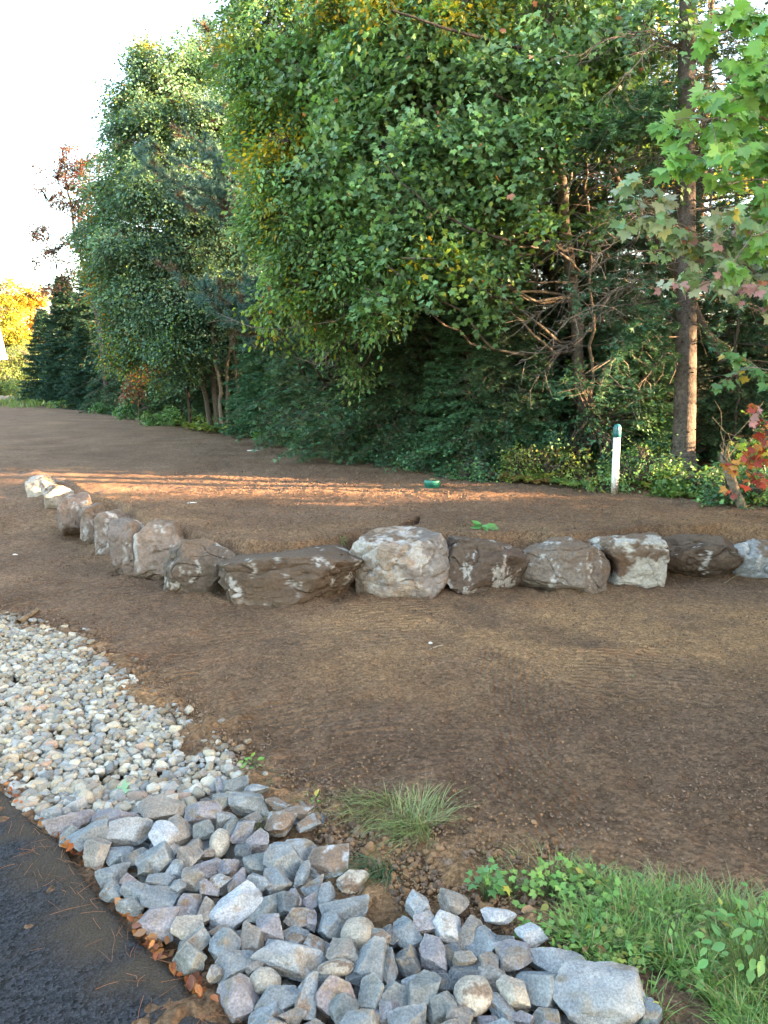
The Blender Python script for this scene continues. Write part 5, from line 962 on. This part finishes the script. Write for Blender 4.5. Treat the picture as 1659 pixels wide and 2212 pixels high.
weed(1365, 1462, 5, 0.040, .02, 'single small green seedling on the raked soil at right', T_OV, h=.015, name='seedling', cat='seedling')
weed(738, 1178, 15, 0.060, .02, 'spiky grassy sprout behind the longest boulder', T_OV, ((.2, .26, .09), (.16, .2, .07)), .05, .25, 'grass_sprout', 'sprout')
def tuft(px, py, n, R, h, lab, dirv=None, cols=None, straw=.2, dz=0):
    c = hit(px, py); c[2] += dz; rng = np.random.default_rng(int(px+py)); acc = Acc(); blades(acc, (0, 0, -.005), n, R*1.7, h*.66, rng, cols or [(.17, .23, .08), (.20, .27, .10), (.27, .28, .13)], 1.25, dirv, .0013, straw)
    o = acc.build('grass_tuft', M['leaf']); o.location = c; tag(o, lab, 'grass tuft')
tuft(800, 1752, 168, .07, .17, 'fringe of long pale grass lying left on the soil edge', (-.7, -.5, 0))
tuft(855, 1760, 180, .08, .16, 'middle of the pale grass tufts on the soil edge', (-.2, -.8, 0))
tuft(905, 1765, 180, .06, .18, 'bushy right end of the pale grass tufts with blades sticking up', (.3, .3, 0))
tuft(895, 1800, 240, .05, .17, 'grass tuft drooping over crumbly orange soil', (-.6, -.6, 0))
tuft(820, 1885, 220, .03, .15, 'dark blue-green grass tuft beside a soil-topped rock', (-.5, -.5, 0), [(.07, .13, .07), (.09, .15, .075)], .1)
tuft(575, 1815, 90, .03, .11, 'thin dry grass on top of the purplish rocks', (.3, -.5, 0), [(.2, .22, .09)], .5, .06)
tuft(565, 1690, 130, .05, .09, 'short grass tuft where small gravel meets coarse rocks', (-.4, -.3, 0))
tuft(690, 1735, 54, .05, .07, 'short green grass just above the buried rocks', (0, -.4, 0))
tuft(1500, 1990, 260, .12, .14, 'fountain of straw-tinged grass on the right bank', None, None, .3)
tuft(1600, 2020, 280, .12, .17, 'tall grass clump by the right photo edge', (.3, 0, 0), None, .2)
tuft(1180, 1900, 150, .09, .13, 'arching straw and green grass at the top left of the bank', (-.2, .2, 0), None, .35)
tuft(1310, 1960, 200, .09, .14, 'upright green grass clump left of the straw-tinged grass', None, None, .1)
tuft(345, 1150, 60, .1, .06, 'dry grass by the round brown boulder', (.5, 0, 0), [(.25, .2, .1)], .8) if False else None
for px, py in ((1010, 1147), (880, 1148), (1155, 1146)):
    tuft(px, py, 60, .09, .06, {1010: 'dry grass wisps behind the round brown boulder', 880: 'dry grass clod behind the largest boulder', 1155: 'flattened dry grass streak in the soil behind the wall'}[px], (.8, .2, 0), [(.24, .19, .08), (.18, .2, .07)], .6)
# leaves lying about
def leaf_thing(px, py, sz, col, lab, T=T_MP, name='fallen_leaf', group=None, dz=.012, world=None, rz=None, tilt=.3, cat='leaf'):
    rng = np.random.default_rng(int(px*7+py*3)); c = hit(px, py) if world is None else np.array(world); acc = Acc()
    leaves(acc, np.zeros((1, 3)), np.array([[0, -.25, 1.]])+tilt*rn(rng, 1), rn(rng, 1)*np.array([1, 1, .2]), sz, np.array(col), T); TV = acc.V[0]; acc.V[0] = TV-TV.mean(0)
    o = acc.build(name, M['leaf']); o.location = c+np.array([0, 0, dz]); tag(o, lab, cat, group); return o
leaf_thing(66, 1477, .085, (.17, .34, .06), 'green leaf lying on the cream gravel at the left', T_OV, dz=.035)
leaf_thing(257, 1590, .065, (.16, .30, .06), 'small green leaf in the middle of the cream gravel', T_OV, dz=.03)
leaf_thing(246, 1746, .125, (.22, .36, .18), 'pale green maple leaf where gravel meets the coarse rocks', T_MP, dz=.06)
leaf_thing(1275, 1975, .06, (.42, .22, .14), 'pinkish dead leaf on the weedy bank', T_OV, dz=.05)
leaf_thing(1140, 1985, .06, (.36, .22, .12), 'curled tan leaf at the left end of the weedy bank', T_OV, dz=.03)
leaf_thing(685, 1725, .05, (.5, .36, .06), 'single yellow leaf on the short grass', T_OV, dz=.03)
for px, py, lab in ((548, 974, 'white scrap lying on the upper soil below the tree line'), (416, 1088, 'small white chip on the upper soil behind the left arm'), (33, 1200, 'white chip on the lower soil at the left'), (932, 1392, 'whitish root scrap on the raked soil')):
    c = hit(px, py); rng = np.random.default_rng(px); acc = Acc(); P, Fk = rock(rng, 2, 8, 16.); w_ = {548: .13, 416: .06, 33: .03, 932: .02}[px]; acc.add(P*np.array([w_, w_*.3, .012]), [Fk], (.5, .48, .42)); o = acc.build('paper_scrap' if px == 548 else 'stone_chip', M['pebble']); o.location = c+np.array([0, 0, .006]); tag(o, lab, 'scrap' if px == 548 else 'stone chip')
# orange leaves along the asphalt edge
rng = np.random.default_rng(55); ed = poly_interp(EDGE[2:9], 400); OR_ = [(.42, .13, .035), (.34, .10, .03), (.48, .19, .06), (.26, .085, .04), (.38, .20, .10)]
for i in range(270):
    q = ed[int(rng.uniform(5, 395))]+np.array([.86, .5])*rng.normal(.014, .014); col = OR_[rng.integers(5)]
    if n2(q[:1], q[1:2], .12, 2, 66)[0] < -.25: continue
    inside = pts_in(GRAV, q[:1], q[1:2])[0]
    leaf_thing(i, i, rng.uniform(.025, .045), np.array(col)*rng.uniform(.5, .85), 'small dry orange-brown leaf lying along the asphalt edge', T_OV, 'fallen_leaf', 'orange leaves along the asphalt edge', .0, (q[0], q[1], (-.01 if inside else .02)+rng.uniform(.004, .03)), None, .7)
# pine needles: on the asphalt edge, rocks and soil
acc = Acc(); rng = np.random.default_rng(56); n = 150; q = ed[rng.integers(0, 400, n)]+np.array([-.86, -.5])*np.abs(rng.normal(0, .10, n))[:, None]*rng.choice([1, 1, -.4], n)[:, None]
n = len(q); a = rng.uniform(0, 2*PI, n); L = rng.uniform(.03, .09, n); d = np.column_stack([np.cos(a), np.sin(a), np.zeros(n)]); c0 = np.column_stack([q, np.full(n, .0185)]); Pt = np.stack([c0-d*L[:, None]/2, c0+rn(rng, n)*.004*np.array([1, 1, 0]), c0+d*L[:, None]/2], 1)
V, F = tubes(Pt, np.full((n, 3), .0008), 3); acc.add(V, [F], np.repeat(np.array([.30, .13, .06])*rng.uniform(.5, 1.2, (n, 1)), 9, 0))
tag(acc.build('pine_needles', M['leaf']), 'reddish dry pine needles scattered along the asphalt edge', 'pine needles', kind='stuff')
acc = Acc(); n = 700; sx = rng.uniform(-5, 5, n); sy = rng.uniform(2, 13, n); k = (np.abs(sx/sy) < .55) & ~pts_in(GRAV, sx, sy) & (tree_in(sx, sy) < 0) & (sx > np.interp(sy, EDGE[::-1, 1], EDGE[::-1, 0])) & (np.abs(wall_sd(sx, sy)) > .25) & (n2(sx, sy, .9, 2, 4) > -.15); sx, sy = sx[k], sy[k]; n = len(sx)
a = rng.uniform(0, 2*PI, n); L = rng.uniform(.02, .10, n); d = np.column_stack([np.cos(a), np.sin(a), np.zeros(n)]); c0 = np.column_stack([sx, sy, H(sx, sy)+.006]); Pt = np.stack([c0-d*L[:, None]/2, c0+rn(rng, n)*.008*np.array([1, 1, 0]), c0+d*L[:, None]/2], 1)
V, F = tubes(Pt, np.full((n, 3), .0013), 3); acc.add(V, [F], np.repeat(np.array([.26, .18, .10])*rng.uniform(.5, 1.4, (n, 1)), 9, 0))
n = 260; sx = rng.uniform(-4, 4, n); sy = rng.uniform(2.4, 12, n); k = (np.abs(sx/sy) < .55) & ~pts_in(GRAV, sx, sy) & (tree_in(sx, sy) < 0) & (np.abs(wall_sd(sx, sy)) > .25) & (sx > np.interp(sy, EDGE[::-1, 1], EDGE[::-1, 0])); sx, sy = sx[k], sy[k]; n = len(sx)
leaves(acc, np.column_stack([sx, sy, H(sx, sy)+.01]), np.array([0, 0, 1.])+.4*rn(rng, n), rn(rng, n)*np.array([1, 1, .2]), rng.uniform(.006, .016, n), np.array([.27, .20, .13])*rng.uniform(.5, 1.4, (n, 1)), T_OV)
tag(acc.build('dry_stems', M['leaf']), 'dry straw stems and leaf bits littering the raked soil', 'dry stems', kind='stuff')
# sticks
def stick(px, py, px2, py2, r, lab, name='stick', col=(.22, .17, .11), lift=.01, mid=None, group=None):
    a_, b_ = hit(px, py), hit(px2, py2); b_ = b_+np.array([0, 0, lift]); acc = Acc(); m_ = (a_+b_)/2+np.array([0, 0, .02*np.linalg.norm(a_-b_)])
    tube1(acc, [a_*0, m_-a_, b_-a_], r, r*.55, 7, col, 10, .01, int(px)); o = acc.build(name, M['bark'], None, True); o.location = a_+np.array([0, 0, r]); tag(o, lab, 'stick', group)
stick(585, 1728, 682, 1712, .0032, 'thin tan stick lying on the soil above the buried rocks', col=(.30, .20, .11))
stick(40, 1355, 82, 1328, .028, 'short brown log piece at the upper left corner of the gravel', 'log_piece', (.17, .12, .075))
stick(590, 1312, 612, 1288, .012, 'stub of wood below the longest boulder')
stick(925, 1405, 955, 1398, .003, 'pale crooked root on the raked soil', col=(.4, .34, .26))
stick(1560, 1263, 1615, 1245, .004, 'bent twig in the soil below the dark brown boulder', lift=.05)
stick(935, 985, 972, 1008, .012, 'pale bare branch poking out of the dark hollow', col=(.36, .32, .26), lift=-.02)
stick(1100, 1000, 1155, 1040, .010, 'dry stick at the tree line left of the white pipe', col=(.3, .24, .16)) if False else None
# leaning broken stump at the right
b = on_up(1608, 1098); b[2] = Hs(b[0], b[1])-.05; y_ = b[1]
t_ = thing('broken_stump', 'grey broken post-like stump leaning left at the right edge of the woods', 'stump', b); acc = Acc(); tp_ = at(1560, 985, y_)-b
n = 14; k = 14; P = np.linspace(0, 1, n)[:, None]*tp_; V, F = tubes(P[None], np.linspace(.052, .038, n)[None], k); top = V[-k:]; V[-k:, 2] += np.random.default_rng(4).uniform(-.05, .05, k)*1.; V += .006*np.stack([fbm(V, .06, 3, q) for q in range(3)], 1)
cen = V[-k:].mean(0)-np.array([0, 0, .03]); V = np.concatenate([V, [cen]]); base_i = (n-1)*k; T3 = np.array([[base_i+q, base_i+(q+1) % k, n*k] for q in range(k)]); acc.add(V, [F, T3], np.array([.19, .155, .11])); acc.build('stem', M['bark'], t_, True)
acc = Acc(); rng = np.random.default_rng(5)
for q in range(7): p0 = tp_*rng.uniform(.6, 1); tube1(acc, [p0, p0+np.array([rng.uniform(-.1, .2), -.05, rng.uniform(.05, .3)]), p0+np.array([rng.uniform(-.25, .35), -.05, rng.uniform(.1, .7)])], .006, .002, 5, (.30, .23, .14), 8, .04, q)
acc.build('twig', M['bark'], t_, True)
# ------------------------------------------------------------------ ferns, bushes and herbs along the edge of the woods
def fern(px, y, s, lab, col=((.12, .22, .05), (.16, .25, .06)), n=9, group='ferns and herbs at the edge of the woods', name='fern', loc=None):
    c = ground_at(px, y) if loc is None else np.array(loc); c[2] += .04; rng = np.random.default_rng(int(px+y*10)); t_ = thing(name, lab, 'fern', c, 0, group); lf = Acc(); st = Acc()
    for q in range(n):
        a = q*2*PI/n+rng.normal(0, .3); L = s*rng.uniform(.6, 1.1); d = np.array([math.cos(a), math.sin(a), 0]); t = np.linspace(0, 1, 16)[:, None]; P = d*L*t*.8+np.array([0, 0, 1.])*(L*(.9*t-.75*t*t)); V, F = tubes(P[None], np.linspace(.003, .001, 16)[None]*s*2, 4); st.add(V, [F], (.14, .13, .05))
        sd_ = np.array([-d[1], d[0], 0]); T0 = nrm(np.gradient(P, axis=0)); ps = np.repeat(P[1:], 2, 0); sg = np.tile([1, -1], 15)[:, None]; tp = sd_*sg+T0[1:].repeat(2, 0)*.45-np.array([0, 0, .15]); u = t[1:].repeat(2, 0)[:, 0]
        leaves(lf, ps, np.cross(sd_, T0[1:].repeat(2, 0))*-1+.2*rn(rng, 30), tp, L*.34*np.sin(PI*np.clip(u, .08, .97))**.7*rng.uniform(.8, 1.1, 30), pal(rng, 30, col, ((.08, (.34, .26, .06)),)), T_OV, .55)
    st.build('stem', M['leaf'], t_); lf.build('fronds', M['leaf'], t_)
YG = ((.20, .26, .05), (.26, .29, .06), (.15, .23, .05)); BRN = ((.24, .13, .05), (.30, .17, .06), (.18, .12, .05))
names = ['yellow-green fern', 'bright green fern', 'bent-over fern', 'small fern', 'tall fern', 'thin fern', 'spreading fern', 'browning fern']
lm_ = ['below the slender trunks', 'at the foot of the pale leaning trunk', 'beside the young fir', 'by the small fir', 'by the dark hollow', 'left of the white pipe', 'right of the white pipe', 'at the foot of the big spruce', 'beside the leaning stump', 'at the foot of the green tree', 'near the far spruces']
def lmk(px): return lm_[10] if px < 250 else lm_[9] if px < 400 else lm_[0] if px < 455 else lm_[1] if px < 540 else lm_[2] if px < 690 else lm_[3] if px < 830 else lm_[4] if px < 1080 else lm_[5] if px < 1325 else lm_[6] if px < 1440 else lm_[7] if px < 1560 else lm_[8]
rng = np.random.default_rng(91)
seg = poly_interp(TL, 900)
def edge_y(px): # forward distance of the soil edge at picture column px
    u = 829.5+FD*seg[:, 0]/(seg[:, 1]*cp+1.1*sp); return float(np.interp(px, u, seg[:, 1]))
spots = [(250, .5, YG), (275, .7, None), (310, .6, None), (335, .8, YG), (365, .5, None), (395, .7, None), (425, .75, YG), (440, .55, YG), (468, .8, YG), (492, .75, YG), (515, .7, YG), (540, .5, BRN), (575, .5, None), (600, .5, None), (622, .45, YG), (650, .45, None), (690, .4, None), (760, .35, None), (1095, .4, YG), (1120, .5, BRN), (1150, .5, YG), (1165, .4, BRN), (1185, .45, YG), (1210, .4, None), (1240, .35, YG), (1270, .4, None), (1290, .3, BRN), (1380, .3, None), (1420, .35, YG), (1450, .4, YG), (1500, .45, YG), (1535, .45, None), (1570, .4, None), (1645, .4, None)]
for i, (px, s_, c_) in enumerate(spots):
    y = edge_y(px)+rng.uniform(.15, .7)*(1 if px > 700 else 1.6); fern(px, y, s_*(.62 if px > 1000 else .8), uniq(names[7 if c_ is BRN else (0 if c_ is YG else 1+i % 6)]+' '+lmk(px)), c_ or ((.10, .20, .055), (.13, .23, .06)))
# leafy bushes (low shrubs) at the edge
def shrub(px, dy, r, rz, n, lab, greens, T=T_RH, leaf=.06, ext=(), zc=.5, per=18, seed=0):
    y = edge_y(px)+dy; b = ground_at(px, y); c = b+np.array([0, 0, zc*rz*1.6]); broad('bush', lab, b, [b, b*.5+c*.5, c], [(c, (r, r*.8, rz), n), (c+np.array([r*.7, .1, -rz*.3]), (r*.6, r*.5, rz*.6), n//2), (c+np.array([-r*.7, -.1, -rz*.3]), (r*.6, r*.5, rz*.6), n//2)], leaf, T, per, greens=greens, extra=ext, seed=int(px)+seed, trunk_r=(.02, .01), spray=.22, cat='bush')
DK = [(.06, .14, .07), (.075, .165, .08), (.05, .12, .06)]; MD = [(.11, .22, .08), (.13, .25, .085), (.09, .19, .07)]
for a in [(265, 1.2, .8, .5, 90, 'light green bush in front of the far spruces', MD, T_RH, .09), (320, 1.0, .7, .5, 80, 'low green bush under the yellowing tree', MD, T_RH, .085), (380, .9, .7, .5, 80, 'low bush left of the slender trunks', MD, T_RH, .08, ((.15, LIM),)), (610, .6, .5, .3, 60, 'bright low plants at the soil edge under the young fir', [(.13, .26, .06), (.16, .29, .07)], T_OV, .085), (650, .4, .4, .22, 50, 'bright ground plants at the bend of the soil edge', [(.13, .26, .06), (.16, .29, .07)], T_OV, .075),
          (735, .5, .6, .55, 110, 'dark leafy bush with bare twigs at the soil edge', DK+MD, T_RH, .065), (790, .4, .55, .5, 100, 'second leafy bush right of the bush with bare twigs', DK+MD, T_RH, .06), (1060, .4, .4, .22, 50, 'low shaded plants right of the septic lid', DK+MD, T_RH, .05), (1180, .7, .45, .35, 60, 'sunlit yellow-green plants left of the white pipe', [(.2, .27, .06), (.15, .24, .06), (.28, .26, .09)], T_RH, .05), (1385, .6, .35, .3, 50, 'leafy green plants just right of the white pipe', MD, T_RH, .05),
          (1480, .35, .3, .12, 36, 'bright low leaves at the foot of the big spruce', [(.15, .26, .06), (.1, .2, .05)], T_M3, .06), (1530, .5, .35, .18, 50, 'shaded low plants left of the leaning stump', DK+MD, T_RH, .055), (1640, .3, .4, .25, 60, 'low plants under the red leaves at the right edge', DK+MD, T_RH, .06), (1625, 1.9, .4, .6, 40, 'tall thin shrub behind the leaning stump', MD, T_M3, .07, ((.2, LIM),)), (1300, 1.6, .6, .8, 70, 'shaded shrub behind the white pipe', DK, T_RH, .06), (880, .9, .6, .5, 70, 'dark shrub in the mouth of the hollow', DK, T_RH, .055), (970, .8, .5, .35, 60, 'low dark shrub beside the pale bare branch', DK, T_RH, .055)]:
    shrub(*a[:9], *(a[9:10] if len(a) > 9 else ()))
# bright yellow-green maple sprig near the stump
b = ground_at(1590, 9.2); t_ = thing('sapling', 'tiny sapling with a few glowing yellow-green leaves behind the leaning stump', 'sapling', b); wa = Acc(); lf = Acc(); rng = np.random.default_rng(2); tp = at(1606, 965, 9.2)-b; tube1(wa, [(0, 0, 0), tp*.5+np.array([.03, 0, 0]), tp], .005, .002, 5, (.25, .2, .12), 10, .03)
leaves(lf, tp+rn(rng, 10)*.05, np.array([0, -.8, .5])+.4*rn(rng, 10), rn(rng, 10)*.5-np.array([0, 0, .8]), .075, pal(rng, 10, [(.32, .42, .04), (.38, .44, .05)]), T_MP); wa.build('stem', M['bark'], t_, True); lf.build('foliage', M['leaf'], t_)
# arching bare twigs near the bend, and an orange sprig
for k, (p0, pts, lab) in enumerate([((900, 560), [(800, 660), (700, 700), (560, 705), (470, 690)], 'long bare drooping twig crossing in front of the young fir'), ((930, 420), [(850, 560), (790, 680), (740, 800)], 'bare hanging branch tip below the ash'), ((780, 560), [(740, 680), (690, 750), (640, 775)], 'curled bare twig over the bend of the soil edge')]):
    pass
tb = ground_at(785, 14.1); t_ = thing('bare_shrub', 'small leafless shrub with arching pale twigs at the soil edge', 'shrub', tb); wa = Acc(); rng = np.random.default_rng(8)
for q in range(9): e = np.array([rng.uniform(-.6, .7), rng.uniform(-.3, .1), rng.uniform(.3, .95)]); tube1(wa, [(0, 0, 0), e*.6+np.array([0, 0, .3]), e, e+np.array([rng.uniform(-.2, .2), 0, -.25])], .010, .003, 5, (.34, .30, .25), 14, .10, q)
wa.build('stem', M['bark'], t_, True)
# leaf litter and ground herbs under the trees
acc = Acc(); rng = np.random.default_rng(71); n = 9000; sx = rng.uniform(-16, 7, n); sy = rng.uniform(6, 34, n); tr = tree_in(sx, sy); k = (tr > -.15-.2*rng.random(n)) & (tr < 2.5) & (np.abs(sx/sy) < .6); sx, sy, tr = sx[k], sy[k], tr[k]; n = len(sx); pz = H(sx, sy)
leaves(acc, np.column_stack([sx, sy, pz+.015]), np.array([0, 0, 1.])+.6*rn(rng, n), rn(rng, n)*np.array([1, 1, .3]), rng.uniform(.03, .09, n), pal(rng, n, [(.16, .10, .05), (.24, .16, .07), (.11, .075, .04)], ((.06, (.4, .3, .08)), (.03, RED)), .4), T_OV)
tag(acc.build('leaf_litter', M['leaf']), 'brown leaf litter under the edge of the woods', 'leaf litter', kind='stuff')
acc = Acc(); n = 5200; sx = rng.uniform(-16, 7, n); sy = rng.uniform(6, 36, n); tr = tree_in(sx, sy); k = (tr > -.02) & (tr < 1.3) & (n2(sx, sy, .7, 2, 31) > -.25) & (np.abs(sx/sy) < .6); sx, sy = sx[k], sy[k]; n = len(sx); m = 9; id_ = np.repeat(np.arange(n), m); pz = H(sx, sy)
sc_ = np.interp(sy, [8, 14, 30], [.7, 1., 1.6])[id_]; pos = np.column_stack([sx, sy, pz])[id_]+np.column_stack([rng.normal(0, .07, (n*m, 2)), rng.uniform(.01, .16, n*m)])*sc_[:, None]
gsel = np.array([(.12, .24, .07), (.16, .28, .07), (.20, .29, .07), (.08, .17, .07)])[rng.integers(4, size=n)][id_]*rng.uniform(.8, 1.2, (n*m, 1))
hf = (n2(sx, sy, .6, 2, 47) > 0)[id_]; sz_ = rng.uniform(.03, .065, n*m)*sc_; nr_ = np.array([0, -.3, 1.])+.6*rn(rng, n*m); tp_ = rn(rng, n*m)*np.array([1, 1, .5])
leaves(acc, pos[hf], nr_[hf], tp_[hf], sz_[hf]*.8, gsel[hf], T_OV, .9); leaves(acc, pos[~hf], nr_[~hf], tp_[~hf]+np.array([0, 0, .9]), sz_[~hf]*2.2, gsel[~hf]*np.array([1.25, 1.1, .9]), T_SP, 1.3)
for a_, b_ in zip(sx[::4], sy[::4]): blades(acc, (a_, b_, Hs(a_, b_)), 9, .09, .16+.006*b_, rng, [(.20, .27, .08), (.16, .24, .07), (.30, .27, .12)], .7, None, .0022+.0003*b_, .3)
tag(acc.build('undergrowth', M['leaf']), 'low green herbs and ground plants under the edge of the woods', 'undergrowth', kind='stuff')
# far lawn and stones behind the soil at the left
acc = Acc(); n = 2200; sx = rng.uniform(-30, -14, n); sy = rng.uniform(36, 48, n); 
for a_, b_ in zip(sx[:600], sy[:600]): blades(acc, (a_, b_, Hs(a_, b_)), 10, .4, .28, rng, [(.14, .22, .06), (.18, .25, .07)], .5, None, .018, .1)
tag(acc.build('lawn', M['leaf']), 'strip of pale green lawn beyond the soil at the far left', 'lawn', kind='stuff')
for k, (px, lb) in enumerate([(4, 'pale stone at the left edge of the far lawn'), (20, 'second pale stone in the row on the far lawn'), (36, 'third pale stone in the row on the far lawn')]):
    c = ground_at(px, 43); P, Fk = rock(np.random.default_rng(k), 3, 9, 16.); tag(link('boulder', mesh('boulder', P*np.array([.30, .25, .2]), [Fk], (.32, .25, .18), M['boulder'], True), None, c+np.array([0, 0, .2])), lb, 'boulder', 'stones on the far lawn')
